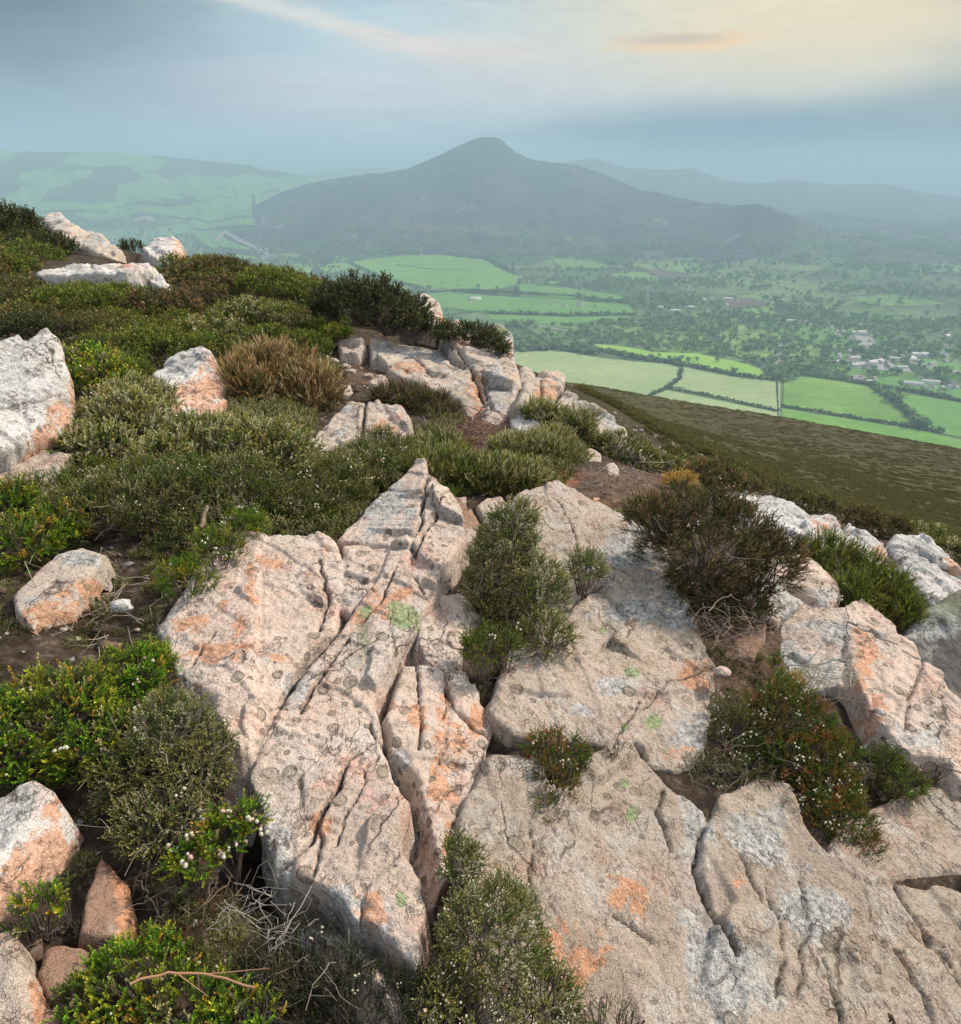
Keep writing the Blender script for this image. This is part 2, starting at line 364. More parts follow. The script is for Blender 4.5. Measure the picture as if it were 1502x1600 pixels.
na, nr = 620, 460
aa = np.linspace(radians(-92), radians(92), na); rr = np.exp(np.linspace(math.log(.25), math.log(950), nr))
Az, R = np.meshgrid(aa, rr, indexing='ij'); Xw, Yw = R*np.sin(Az), R*np.cos(Az); Zw = G(Xw, Yw)
fr = sst(np.log(R), math.log(4.9), math.log(8))*sst(np.degrees(Az), 2, 7)
fr = np.maximum(fr, sst(R, 14, 24))
gmp = lambda s, k=0: np.stack([Xw*s, Yw*s, Xw*0+k], -1)
Zw = Zw + .03*fbm(gmp(2.2), 4)*(1-fr) + .012*fbm(gmp(9, 3), 3)*(1-fr)
Zw = Zw + fr*np.clip(R/60, .1, 1)*(.35*fbm(np.stack([Xw*.25+Yw*.08, Yw*.9-Xw*.3, Xw*0], -1)*.5, 5, .6))*.55*(1-sst(R, 120, 200)*.5)
pp = topix(np.stack([Xw, Yw, Zw], -1))
def pblob(cx, cy, rx, ry, soft=.35):
    d = np.hypot((pp[..., 0]-cx)/rx, (pp[..., 1]-cy)/ry)+.5*fbm(gmp(5, 7), 3)
    return (1-sst(d, 1-soft, 1+soft))*(pp[..., 2] > 0)*(R < 12)
ochre = np.clip(pblob(918, 764, 78, 24)*1.6, 0, 1)
straw = np.maximum.reduce([pblob(735, 690, 60, 45), pblob(975, 760, 95, 32), pblob(1140, 1060, 90, 110), pblob(560, 570, 55, 30)])
tag(mk('hillside', np.stack([Xw, Yw, Zw], -1).reshape(-1, 3), grid_faces(na, nr), MG, attrs={'far': fr.ravel(), 'ochre': ochre.ravel(), 'straw': straw.ravel()}), kind='structure')
# ------------------------------------------------------------------ rocks
def rock_mat(name, base, dark, spots=1.0, crust=.4, veins=1.0, bumps=1.0):
    m, nt, b = mat_new(name, .92); o = objc(nt)
    wn = nt.nodes.new('ShaderNodeTexNoise'); wn.inputs['Scale'].default_value = 6; wn.inputs['Detail'].default_value = 4; nt.links.new(o, wn.inputs['Vector'])
    s1 = N(nt, 'ShaderNodeVectorMath', operation='SCALE'); nt.links.new(wn.outputs['Color'], s1.inputs[0]); s1.inputs['Scale'].default_value = .16
    ow = N(nt, 'ShaderNodeVectorMath', operation='ADD'); nt.links.new(o, ow.inputs[0]); nt.links.new(s1.outputs[0], ow.inputs[1]); ow = ow.outputs[0]
    big = noise(nt, o, 2.3, 5, .6, .5); med = noise(nt, o, 9, 5, .65, .3); fine = noise(nt, o, 70, 4, .75); grit = noise(nt, o, 260, 2, .7)
    lo = tuple(c*.72 for c in base)
    c = ramp(nt, big, [(.3, lo), (.45, base), (.58, tuple(min(1, x) for x in (base[0]*1.12, base[1]*1.13, base[2]*1.16))), (.72, (base[0]*1.05, base[1]*.93, base[2]*.78))])
    c = mix(nt, smooth(nt, med, .52, .64), c, (base[0]*1.08, base[1]*.90, base[2]*.88))     # pink quartzite
    c = mix(nt, math_n(nt, 'MULTIPLY', smooth(nt, noise(nt, o, 5.2, 6, .65, .4), .50, .62), .55), c, (.60,.58,.55))   # pale crust
    # crustose lichen plates: pale cells with darker seams
    vc = voro(nt, ow, 34, 'F1', 1, 'Color'); ve = voro(nt, ow, 34, 'DISTANCE_TO_EDGE'); sp = N(nt, 'ShaderNodeSeparateColor'); nt.links.new(vc, sp.inputs[0])
    cm = math_n(nt, 'MULTIPLY', smooth(nt, noise(nt, o, 3.1, 4, .6), .40, .58), crust)
    cc = ramp(nt, sp.outputs[0], [(0, (.27,.23,.17)), (.35, (.42,.36,.27)), (.6, (.50,.46,.40)), (.85, (.36,.33,.27)), (1, (.52,.40,.32))])
    c = mix(nt, math_n(nt, 'MULTIPLY', cm, .6), c, cc)
    seam = math_n(nt, 'MULTIPLY', math_n(nt, 'SUBTRACT', 1, smooth(nt, ve, .0, .09)), cm)
    c = mix(nt, math_n(nt, 'MULTIPLY', math_n(nt, 'MULTIPLY', seam, smooth(nt, med, .46, .64)), .45), c, (.20,.15,.11))
    # grey and orange patches where they grow; orange also paints warm sunlight on folds
    gz = math_n(nt, 'MULTIPLY', smooth(nt, math_n(nt, 'ADD', attr(nt, 'grey'), math_n(nt, 'MULTIPLY', math_n(nt, 'SUBTRACT', med, .5), 2.6)), .50, .92), .8)
    c = mix(nt, gz, c, ramp(nt, fine, [(.3, (.16,.17,.18)), (.45, (.40,.42,.42)), (.6, (.58,.60,.60)), (.75, (.66,.66,.64))]))
    oz = smooth(nt, math_n(nt, 'ADD', attr(nt, 'orange'), math_n(nt, 'MULTIPLY', math_n(nt, 'SUBTRACT', noise(nt, o, 14, 6, .7, .6), .5), 3.2)), .70, .90)
    c = mix(nt, math_n(nt, 'MULTIPLY', oz, .70), c, ramp(nt, fine, [(.3, (.50,.22,.10)), (.55, (.66,.32,.17)), (.7, (.74,.46,.30))]))
    # round lichen rosettes with a darker rim
    def disks(scale, seed, keep, r0, r1, col, rim, am=1.0, msk=None):
        v = N(nt, 'ShaderNodeVectorMath', operation='ADD'); nt.links.new(o, v.inputs[0]); v.inputs[1].default_value = (seed, seed*.7, seed*1.3)
        wn2 = N(nt, 'ShaderNodeVectorMath', operation='SCALE'); nt.links.new(wn.outputs['Color'], wn2.inputs[0]); wn2.inputs['Scale'].default_value = .02
        v2 = N(nt, 'ShaderNodeVectorMath', operation='ADD'); nt.links.new(v.outputs[0], v2.inputs[0]); nt.links.new(wn2.outputs[0], v2.inputs[1]); v = v2
        d = voro(nt, v.outputs[0], scale, 'F1', .85); cl = voro(nt, v.outputs[0], scale, 'F1', .85, 'Color')
        s = N(nt, 'ShaderNodeSeparateColor'); nt.links.new(cl, s.inputs[0])
        rad = math_n(nt, 'MULTIPLY_ADD', s.outputs[0], r1-r0, r0)
        q = math_n(nt, 'DIVIDE', math_n(nt, 'ADD', d, math_n(nt, 'MULTIPLY', math_n(nt, 'SUBTRACT', fine, .5), .05)), rad)
        k = math_n(nt, 'LESS_THAN', s.outputs[1], keep)
        if msk is not None: k = math_n(nt, 'MULTIPLY', k, msk)
        ins = math_n(nt, 'MULTIPLY', math_n(nt, 'SUBTRACT', 1, smooth(nt, q, .92, 1.05)), k)
        rm = math_n(nt, 'MULTIPLY', math_n(nt, 'MULTIPLY', smooth(nt, q, .72, .86), math_n(nt, 'SUBTRACT', 1, smooth(nt, q, .95, 1.08))), k)
        return ins, rm, col, rim, am
    patch = smooth(nt, noise(nt, o, 2.0, 2, .5), .40, .52)
    for ins, rm, col, rim, am in [disks(14, 3.1, .72*spots, .16, .34, (.27,.235,.18), (.13,.11,.085), .62, patch), disks(26, 7.7, .5*spots, .12, .34, (.24,.21,.175), (.12,.10,.08), .7, patch), disks(47, 1.9, .22*spots, .06, .36, (.15,.125,.10), (.10,.08,.065), .65, smooth(nt, noise(nt, o, 6.3, 3, .6), .46, .60))]:
        c = mix(nt, math_n(nt, 'MULTIPLY', ins, am), c, col); c = mix(nt, math_n(nt, 'MULTIPLY', rm, am), c, rim)
    lm = smooth(nt, math_n(nt, 'ADD', attr(nt, 'lime'), math_n(nt, 'MULTIPLY', math_n(nt, 'SUBTRACT', noise(nt, o, 34, 5, .7), .5), 2.6)), .55, .68)
    c = mix(nt, math_n(nt, 'MULTIPLY', lm, .85), c, ramp(nt, fine, [(.35, (.20,.27,.12)), (.6, (.36,.46,.24))]))
    c = mix(nt, math_n(nt, 'MULTIPLY', attr(nt, 'mossy'), smooth(nt, fine, .42, .55)), c, (.20,.23,.13))
    pv = voro(nt, ow, 75, 'F1', 1.0); pitm = math_n(nt, 'MULTIPLY', math_n(nt, 'SUBTRACT', 1, smooth(nt, pv, .10, .26)), smooth(nt, noise(nt, o, 5, 4, .6), .52, .64))
    c = mix(nt, math_n(nt, 'MULTIPLY', pitm, .35), c, (.15,.11,.085))
    # darker in the seams and low places, and a fine dark speckle
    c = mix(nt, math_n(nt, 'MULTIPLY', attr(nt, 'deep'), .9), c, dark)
    sp2 = math_n(nt, 'SUBTRACT', 1, smooth(nt, grit, .30, .40)); c = mix(nt, math_n(nt, 'MULTIPLY', sp2, .38), c, (.13,.10,.08))
    c = mix(nt, 1.0, c, ramp(nt, fine, [(.28, (.45,.43,.41)), (.40, (.97,.97,.97)), (.52, (1.08,1.08,1.08)), (.7, (1.24,1.24,1.24))]), 'MULTIPLY')
    for vs_, th, am_ in ((4.5, .010, .8), (13, .016, .65), (38, .03, .5)):
        vn = math_n(nt, 'ABSOLUTE', math_n(nt, 'SUBTRACT', noise(nt, mapping(nt, o, (1, .55, 1), (.2, .1, .5+vs_)), vs_, 5, .62, .25), .5))
        vl = math_n(nt, 'MULTIPLY', math_n(nt, 'SUBTRACT', 1, smooth(nt, vn, 0, th)), smooth(nt, noise(nt, o, vs_*.5+3, 3, .6), .48, .58))
        c = mix(nt, math_n(nt, 'MULTIPLY', vl, am_), c, (.12,.09,.075)); fine = math_n(nt, 'SUBTRACT', fine, math_n(nt, 'MULTIPLY', vl, .12))
    # hairline fractures
    fr = voro(nt, mapping(nt, ow, (1, .38, .7), (0, 0, .45)), 3.6*veins, 'DISTANCE_TO_EDGE')
    f1 = math_n(nt, 'SUBTRACT', 1, smooth(nt, fr, .0, .012))
    fx = math_n(nt, 'MULTIPLY', f1, smooth(nt, noise(nt, o, 3.7, 3, .6), .50, .60))
    c = mix(nt, math_n(nt, 'MULTIPLY', fx, .75), c, (.09,.065,.05))
    nt.links.new(c, b.inputs['Base Color'])
    hgt = math_n(nt, 'ADD', math_n(nt, 'MULTIPLY', med, .35), math_n(nt, 'MULTIPLY', fine, .8))
    hgt = math_n(nt, 'SUBTRACT', hgt, math_n(nt, 'MULTIPLY', fx, .35))
    hgt = math_n(nt, 'SUBTRACT', hgt, math_n(nt, 'MULTIPLY', pitm, .12))
    n0 = bump(nt, None, hgt, .9*bumps, .022); bump(nt, b, grit, .7*bumps, .004, n0)
    return m
RM = {'pink': rock_mat('pink_quartzite', (.64,.52,.445), (.055,.04,.03), 1.0, .35),
      'tan': rock_mat('tan_quartzite', (.54,.455,.38), (.05,.038,.028), .55, .95, 1.0, 1.15),
      'umber': rock_mat('brownish_tan_quartzite', (.44,.365,.30), (.045,.034,.026), .5, .95, 1.0, 1.15),  # browner stone, with corner vignette darkening put into the colour too
      'white': rock_mat('white_quartzite', (.64,.63,.62), (.06,.045,.035), .8, .2),
      'cream': rock_mat('cream_quartzite', (.62,.53,.45), (.06,.045,.035), .35, .4, .8, 1.2),
      'dark': rock_mat('dark_schist', (.15,.15,.145), (.03,.028,.026), .3, .5),
      'brown': rock_mat('brown_quartzite', (.32,.20,.145), (.04,.025,.02), .3, .3)}
def poly_sd(P, poly):
    poly = np.asarray(poly, float); a = poly; b = np.roll(poly, -1, 0)
    d2 = np.full(len(P), 1e18); inside = np.zeros(len(P), bool)
    for (ax, ay), (bx, by) in zip(a, b):
        ex, ey = bx-ax, by-ay; wx, wy = P[:, 0]-ax, P[:, 1]-ay
        t = np.clip((wx*ex+wy*ey)/(ex*ex+ey*ey+1e-18), 0, 1)
        d2 = np.minimum(d2, (wx-ex*t)**2+(wy-ey*t)**2)
        c1 = (ay > P[:, 1]) != (by > P[:, 1])
        with np.errstate(divide='ignore', invalid='ignore'): xx = (bx-ax)*(P[:, 1]-ay)/(by-ay)+ax
        inside ^= c1 & (P[:, 0] < xx)
    return np.where(inside, 1, -1)*np.sqrt(d2)
def line_d(P, pts):
    d2 = np.full(len(P), 1e18)
    for (ax, ay), (bx, by) in zip(pts[:-1], pts[1:]):
        ex, ey = bx-ax, by-ay; wx, wy = P[:, 0]-ax, P[:, 1]-ay
        t = np.clip((wx*ex+wy*ey)/(ex*ex+ey*ey+1e-18), 0, 1); d2 = np.minimum(d2, (wx-ex*t)**2+(wy-ey*t)**2)
    return np.sqrt(d2)
ROCKS = []
def rock(label, plates, mat='pink', lift=.05, anchors=None, cell=None, R=.02, side=8, depth=.35, rough=1.0, cracks=(), folds=(), paint=(), name='rock', cat='rock', group=None, warp=1.0, strata=None, lobes=1.0, grow=0.0):
    """plates: list of dict(p=[(px,py)..], h=height, tx, ty tilt, R) — the rock is the upper envelope of its rounded plates"""
    pl = [d if isinstance(d, dict) else dict(p=d) for d in plates]
    allp = [q for d in pl for q in d['p']]
    if anchors is None:
        A_ = []
        for q in allp:
            if 0 <= q[0] <= 1502 and q[1] < 1620:
                g = ground_hit(*q)
                if g is not None: A_.append(g)
        A_ = np.array(A_)
    else: A_ = np.array([ray(a[0], a[1])*a[2] for a in anchors])
    c0 = A_.mean(0); _, _, vt = np.linalg.svd(A_-c0); n = vt[2]
    if np.dot(n, -c0) < 0: n = -n
    if anchors is None: c0 = c0 + np.array([0, 0, lift])
    u = np.cross([0, 1, 0], n); u /= np.linalg.norm(u); v = np.cross(n, u)
    def proj(q):
        q = np.asarray(q, float); d = ray(q[:, 0], q[:, 1]); t = (c0@n)/(d@n); p = d*t[:, None]-c0; return np.stack([p@u, p@v], -1)
    P2 = [proj(d['p']) for d in pl]; ap = np.concatenate(P2); mn, mx = ap.min(0), ap.max(0)
    size = (mx-mn).max(); cell = cell or max(.0045, size/260)
    mrg = depth/side*1.05+.03; mn = mn-mrg; mx = mx+mrg
    nu, nv = int((mx[0]-mn[0])/cell)+1, int((mx[1]-mn[1])/cell)+1
    gu, gv = np.meshgrid(mn[0]+np.arange(nu)*cell, mn[1]+np.arange(nv)*cell, indexing='ij'); Q = np.stack([gu.ravel(), gv.ravel()], -1)
    seed = (len(ROCKS)*7.31) % 50
    q3 = np.concatenate([Q, np.full((len(Q), 1), seed)], 1)
    jag = np.stack([fbm(q3*9, 3), fbm(q3*9+31, 3)], -1)*.011*warp*min(1.6, size) + np.stack([fbm(q3*34, 3), fbm(q3*34+31, 3)], -1)*.006*warp
    Qw = Q + jag
    h = np.full(len(Q), -depth*1.0); edge = np.full(len(Q), 9.)
    for d, p2 in zip(pl, P2):
        sd = poly_sd(Qw, p2)+grow; Rp = d.get('R', R)*.6; ce = p2.mean(0)
        tt = np.clip(sd/Rp, 0, 1)
        prof = np.where(sd >= 0, -Rp*.8*(1-np.sqrt(np.clip(1-(1-tt)**2, 0, 1))), -Rp*.8+sd*d.get('side', side))
        hp = d.get('h', 0) + (Q-ce)@np.array([d.get('tx', 0), d.get('ty', 0)]) + prof
        if d.get('dome'): hp = hp + d['dome']*(1-np.exp(-np.clip(sd, 0, None)/(.25*size)))
        edge = np.where(hp > h, sd, edge); h = np.maximum(h, hp)
    for (pa, pb, slope) in folds:
        a, b_ = proj([pa, pb]); e = (b_-a)/np.linalg.norm(b_-a); nn = np.array([-e[1], e[0]])
        s = (Qw-a)@nn; h = h - slope*np.clip(s, 0, None)
    hb = h.copy(); pit = np.zeros(len(Q))
    for (pts, wd, dp) in cracks:
        dd = line_d(Q + jag*1.3, proj(pts)); wv = wd*(.7+.6*np.clip(gnoise(q3*12)+.5, 0, 1.2)); k = np.exp(-(dd/wv)**2); h = h - dp*k; pit = np.maximum(pit, k)
    # relief: broad undulation, chipped facets and slaty terraces
    am = min(1.0, size/.9)*rough
    rel = .009*fbm(q3*2.6, 3)*lobes*am
    ang = strata if strata is not None else .6
    sdir = Q@np.array([cos(ang), sin(ang)])
    ter = sdir*6+.45*fbm(q3*2.3+9, 4); fl = np.floor(ter); ft = ter-fl
    rel += am*.010*(sst(ft, .0, .06)-ft)*(np.clip(.5+1.3*gnoise(q3*2.1+5), 0, 1))
    nf = fbm(q3*11+3, 4, .55); rel += am*.004*(1-np.abs(nf)*2.2)
    rel += am*.006*fbm(q3*36, 4, .6)
    # sharp little ledges that follow the bedding
    sd2 = Q@np.array([cos(ang+.25), sin(ang+.25)]); t2 = sd2*17+.6*fbm(q3*4+2, 5); f2 = t2-np.floor(t2); rel += am*.0040*(sst(f2, 0, .07)-f2)*np.clip(.4+1.6*gnoise(q3*3.1+8), 0, 1)
    # chipped facets from a coarse cell pattern
    cp = rng.uniform(mn, mx, (max(8, int((mx-mn).prod()/(.14**2*max(.15, size*size*.5)))), 2)); tl = rng.normal(0, .11, (len(cp), 2)); of = rng.normal(0, .006, len(cp))
    best = np.full(len(Q), 9.); fac = np.zeros(len(Q))
    for k_, (c_, t_, o_) in enumerate(zip(cp, tl, of)):
        dd = ((Q+jag*.8-c_)**2).sum(1); f_ = dd < best; best = np.where(f_, dd, best); fac = np.where(f_, (Qw-c_)@t_+o_, fac)
    fg = fac.reshape(nu, nv)
    for _ in range(1): fg = (fg+np.roll(fg, 1, 0)+np.roll(fg, -1, 0)+np.roll(fg, 1, 1)+np.roll(fg, -1, 1))/5
    rel += .8*am*fg.ravel()
    h = h+rel; h = np.maximum(h, -depth)
    H = h.reshape(nu, nv)
    # lateral jitter so that steep sides are not smooth walls
    lat = np.stack([fbm(np.stack([Q[:, 0]*9, Q[:, 1]*9, h*14+seed], -1), 3), fbm(np.stack([Q[:, 0]*9+40, Q[:, 1]*9, h*14+seed], -1), 3)], -1)*.03*am*np.clip(-h*8, 0, 1)[:, None]
    W = c0+ (Q[:, :1]+lat[:, :1])*u+(Q[:, 1:]+lat[:, 1:])*v+h[:, None]*n
    pa = {k: np.zeros(len(Q)) for k in ('orange', 'grey', 'lime', 'mossy')}
    for (k, cx, cy, rx, ry) in paint:
        pj = topix(c0+Q[:, :1]*u+Q[:, 1:]*v); d_ = np.hypot((pj[:, 0]-cx)/rx, (pj[:, 1]-cy)/ry)
        pa[k] = np.maximum(pa[k], 1-(sst(d_+.4*nf, .7, 1.2) if k == 'lime' else sst(d_+.6*nf, .1, 1.7)))
    for (pA, pB, slope) in folds:
        a, b_ = proj([pA, pB]); e = (b_-a)/np.linalg.norm(b_-a); s = (Qw-a)@np.array([-e[1], e[0]])
        pa['orange'] = np.maximum(pa['orange'], sst(s, 0, .02)*.95*(slope > 0)); pa['grey'] = pa['grey']*(s < 0)  # fold's sunward side painted orange like warm sunlight, cool grey left off it
    # seams: places lower than their surroundings
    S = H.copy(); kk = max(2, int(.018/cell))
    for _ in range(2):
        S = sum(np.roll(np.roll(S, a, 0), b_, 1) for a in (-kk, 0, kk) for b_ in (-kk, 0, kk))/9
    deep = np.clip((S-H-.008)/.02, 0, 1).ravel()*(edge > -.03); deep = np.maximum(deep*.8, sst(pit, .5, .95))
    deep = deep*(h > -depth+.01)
    HB = hb.reshape(nu, nv); keep = (np.maximum.reduce([HB[:-1, :-1], HB[1:, :-1], HB[1:, 1:], HB[:-1, 1:]]) > -depth+.04)
    F_ = grid_faces(nu, nv, keep); used = np.unique(F_); idx = np.full(len(Q), -1); idx[used] = np.arange(len(used))
    pa['deep'] = deep
    ctr = W[used].mean(0)
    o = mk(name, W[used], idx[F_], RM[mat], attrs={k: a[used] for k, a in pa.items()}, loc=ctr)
    tag(o, label, cat, group)
    ROCKS.append(dict(polys=[d['p'] for d in pl], W=W[used], obj=o))
    return o
# main outcrop in the middle foreground
rock('large pink lichen-spotted slab with long diagonal cracks in the centre foreground', [
  dict(p=[(243,985),(262,962),(298,900),(325,864),(360,845),(400,842),(420,856),(410,900),(407,960),(402,1010),(402,1060),(410,1110),(400,1150),(378,1190),(355,1175),(330,1112),(285,1076),(260,1036)], h=.035, tx=.12, R=.05, side=1.5),
  dict(p=[(408,858),(450,848),(490,838),(525,852),(540,882),(534,930),(525,980),(485,1020),(452,1060),(424,1110),(400,1165),(398,1100),(402,1000),(404,930)], h=.012, tx=-.05, R=.045),
  dict(p=[(535,856),(572,848),(610,842),(625,872),(592,915),(548,956),(528,946),(534,900)], h=.0, R=.04),
  dict(p=[(655,735),(668,745),(666,800),(655,850),(640,872),(600,856),(560,850),(526,846),(545,820),(600,775)], h=.03, tx=.25, R=.03),
  dict(p=[(660,760),(672,764),(700,780),(721,818),(728,850),(706,885),(692,899),(662,886),(644,868),(660,830)], h=.05, tx=-.15, R=.03),
  dict(p=[(609,869),(640,868),(692,897),(682,935),(642,992),(622,1022),(592,1079),(586,1100),(589,1130),(599,1192),(620,1233),(638,1262),(625,1299),(632,1340),(600,1376),(572,1405),(560,1452),(517,1412),(476,1386),(430,1362),(408,1300),(402,1250),(386,1222),(404,1171),(445,1099),(519,1007),(550,961),(589,915)], h=.02, R=.035, tx=.05),
  dict(p=[(572,1400),(598,1375),(632,1343),(657,1381),(660,1463),(656,1524),(620,1489),(565,1450)], h=.03, R=.035),
  dict(p=[(372,1190),(400,1230),(430,1350),(520,1405),(572,1440),(600,1500),(610,1560),(540,1520),(470,1480),(400,1440),(368,1380),(355,1280)], h=-.13, R=.06, tx=.5, side=1.2),
 ], 'pink', anchors=[(250,985,2.12),(400,845,2.62),(655,740,3.12),(735,850,2.75),(600,1100,1.92),(400,1200,1.72),(655,1500,1.24),(480,1400,1.4)], R=.035, depth=.42, strata=.9, cell=.0045,
 cracks=[([(553,1000),(505,1060),(470,1120)],.004,.02),([(620,1110),(560,1190),(520,1250),(480,1330),(436,1362)],.005,.03),([(575,1130),(600,1190)],.004,.015),([(540,1220),(500,1300),(490,1380)],.004,.015),([(668,770),(655,850)],.006,.04),([(700,790),(660,860),(650,875)],.005,.03),([(500,880),(512,930),(500,980)],.006,.02),([(340,1000),(300,1050),(290,1075)],.004,.012),([(620,900),(600,940),(560,985)],.005,.02),([(640,900),(660,940)],.004,.015),([(520,1330),(560,1250),(585,1200)],.003,.012)],
 paint=[('orange',420,888,30,14),('orange',300,985,40,30),('orange',352,955,16,14),('orange',590,960,60,40),('orange',630,945,40,20),('orange',345,1030,55,20),('orange',378,1010,25,60),('orange',440,1035,30,14),('orange',395,930,14,60),('orange',510,1300,40,30),('orange',590,1430,30,40),
        ('grey',600,805,60,50),('grey',290,900,40,60),('grey',255,975,30,30),('grey',460,1070,30,30),('grey',520,1440,120,50),('grey',400,1330,60,130),('lime',628,972,27,20),('lime',572,965,11,11),('lime',283,1055,8,7),('lime',627,1420,10,12),('mossy',570,1010,10,40)])
rock('split pink slab with orange streaks, lying along the right edge of the central slab', [
  dict(p=[(684,936),(707,928),(730,945),(749,976),(725,1007),(723,1042),(692,1056),(665,1046),(648,1020),(650,995),(664,965)], h=.03, R=.03, tx=-.1),
  dict(p=[(627,1050),(660,1046),(690,1052),(700,1120),(690,1180),(676,1215),(662,1235),(648,1212),(612,1181),(602,1125),(618,1080)], h=.02, R=.03),
  dict(p=[(692,1046),(730,1045),(752,1090),(775,1128),(766,1165),(744,1232),(722,1280),(706,1316),(705,1372),(690,1385),(680,1330),(662,1258),(655,1232),(674,1215),(692,1180),(700,1120)], h=.005, R=.035, tx=-.12),
  dict(p=[(664,1250),(672,1270),(684,1330),(692,1385),(686,1392),(672,1330)], h=-.05, R=.01, side=2)],
 'pink', anchors=[(700,935,2.45),(770,1130,2.0),(700,1370,1.52),(600,1120,1.9),(690,1390,1.5),(640,1210,1.75)], depth=.38, strata=1.9, cell=.0045,
 cracks=[([(700,1080),(712,1110),(745,1140),(765,1150)],.005,.03),([(645,1050),(655,1100),(650,1180)],.004,.02),([(700,1060),(690,1130)],.004,.02)],
 paint=[('orange',690,1120,20,50),('orange',715,1160,20,60),('orange',740,1120,22,40),('orange',690,1240,35,50),('orange',705,1330,20,50),('orange',650,1130,20,30),('grey',625,1195,30,20)])
rock('small brownish knob of rock at the upper right tip of the central slab', [
  dict(p=[(704,776),(728,777),(732,800),(726,850),(716,830),(706,800)], R=.02), dict(p=[(728,800),(740,790),(753,816),(746,842),(728,852),(722,835)], h=-.01, R=.02)],
 'brown', anchors=[(710,776,2.95),(752,816,2.95),(728,852,2.72),(745,842,2.75)], depth=.2, cell=.005)
# big slab on the right
rock('broad tan slab crusted with lichen plates, beside the dark heather bush', [
  dict(p=[(812,790),(835,772),(870,766),(930,795),(990,828),(1037,858),(1044,918),(1000,920),(945,917),(900,937),(858,962),(842,930),(838,850)], h=.02, R=.04, ty=.05),
  dict(p=[(860,964),(902,937),(946,919),(1036,924),(1037,1000),(1062,1003),(1092,1003),(1116,1040),(1112,1090),(1096,1187),(1050,1202),(1008,1192),(985,1170),(930,1157),(870,1150),(800,1142),(770,1110),(783,1065),(798,1020)], R=.04),
  dict(p=[(1041,902),(1070,928),(1086,960),(1092,1000),(1043,1000)], h=-.004, R=.025)],
 'tan', anchors=[(850,772,3.2),(1037,858,3.0),(1110,1050,2.3),(775,1110,2.0),(1090,1190,2.0),(860,1150,1.95)], depth=.35, strata=.2, rough=.7, grow=.014, cell=.0055,
 cracks=[([(1112,1040),(1060,1060),(1010,1110)],.004,.01),([(940,919),(905,940),(858,965)],.006,.02),([(870,790),(900,850),(890,900)],.004,.012),([(1000,1100),(960,1150)],.004,.012),([(995,1165),(1010,1190)],.01,.04)],
 paint=[('grey',985,870,70,40),('grey',1010,950,110,34),('grey',1060,950,40,50),('grey',960,1070,40,18),('grey',900,1110,40,14),('grey',1075,1150,40,50),('orange',1080,1060,40,40),('lime',1022,1128,14,12),('lime',978,1133,8,8),('lime',985,1048,10,8),('lime',943,985,6,6),('orange',1060,1180,40,14),('lime',990,1052,10,8)])
rock('wide cracked tan slab filling the bottom right corner of the photo', [
  dict(p=[(902,1232),(922,1186),(958,1172),(1000,1184),(1032,1216),(1058,1250),(1060,1300),(1046,1340),(1041,1400),(1040,1450),(1020,1482),(1005,1560),(995,1700),(700,1700),(760,1600),(725,1400),(722,1300),(740,1240),(775,1185),(830,1185),(860,1240)], R=.03),
  dict(p=[(1038,1222),(1064,1240),(1098,1268),(1095,1300),(1102,1360),(1112,1430),(1160,1560),(1180,1700),(1000,1700),(1008,1560),(1024,1484),(1044,1452),(1046,1342),(1064,1300)], h=-.006, R=.025),
  dict(p=[(1112,1290),(1130,1250),(1182,1222),(1228,1225),(1250,1285),(1296,1345),(1354,1380),(1364,1500),(1427,1700),(1182,1700),(1164,1560),(1122,1480),(1106,1400),(1100,1320)], h=.004, R=.03),
  dict(p=[(1357,1383),(1400,1377),(1470,1372),(1620,1364),(1650,1700),(1428,1700),(1367,1500)], h=.0, R=.03),
  dict(p=[(1386,1262),(1440,1236),(1500,1248),(1620,1280),(1620,1362),(1470,1370),(1400,1375),(1354,1380),(1296,1347),(1320,1290)], h=.012, R=.03),
  dict(p=[(770,1180),(800,1176),(842,1185),(848,1220),(830,1290),(800,1320),(740,1300),(745,1230)], h=-.012, R=.03)],
 'umber', anchors=[(740,1300,1.6),(960,1180,1.93),(1230,1230,1.93),(1500,1270,2.05),(1500,1590,1.42),(1000,1590,1.31),(800,1590,1.28)], depth=.35, strata=.15, cell=.006, rough=.62, grow=.012,
 cracks=[([(1046,1330),(1030,1280),(1040,1235)],.004,.02),([(1100,1300),(1085,1350),(1110,1420),(1150,1500)],.006,.03),([(960,1430),(985,1450),(1020,1470)],.004,.015),([(1290,1500),(1310,1570),(1330,1640)],.005,.02),([(1250,1380),(1262,1450),(1240,1560)],.004,.015),([(1400,1390),(1430,1440),(1480,1520)],.005,.02),([(1380,1470),(1440,1560),(1460,1640)],.004,.02),([(1200,1390),(1220,1460),(1210,1560)],.004,.015),([(1150,1340),(1180,1400),(1230,1440)],.004,.014),([(830,1290),(828,1380),(850,1480),(870,1600)],.004,.012)],
 paint=[('grey',1100,1500,60,160),('grey',1190,1300,60,60),('grey',1250,1420,80,60),('grey',1150,1560,120,90),('grey',1080,1290,40,60),('lime',987,1272,11,13),('lime',978,1222,8,8),('orange',900,1500,60,60),('orange',1150,1380,20,20),('orange',990,1400,50,40)])
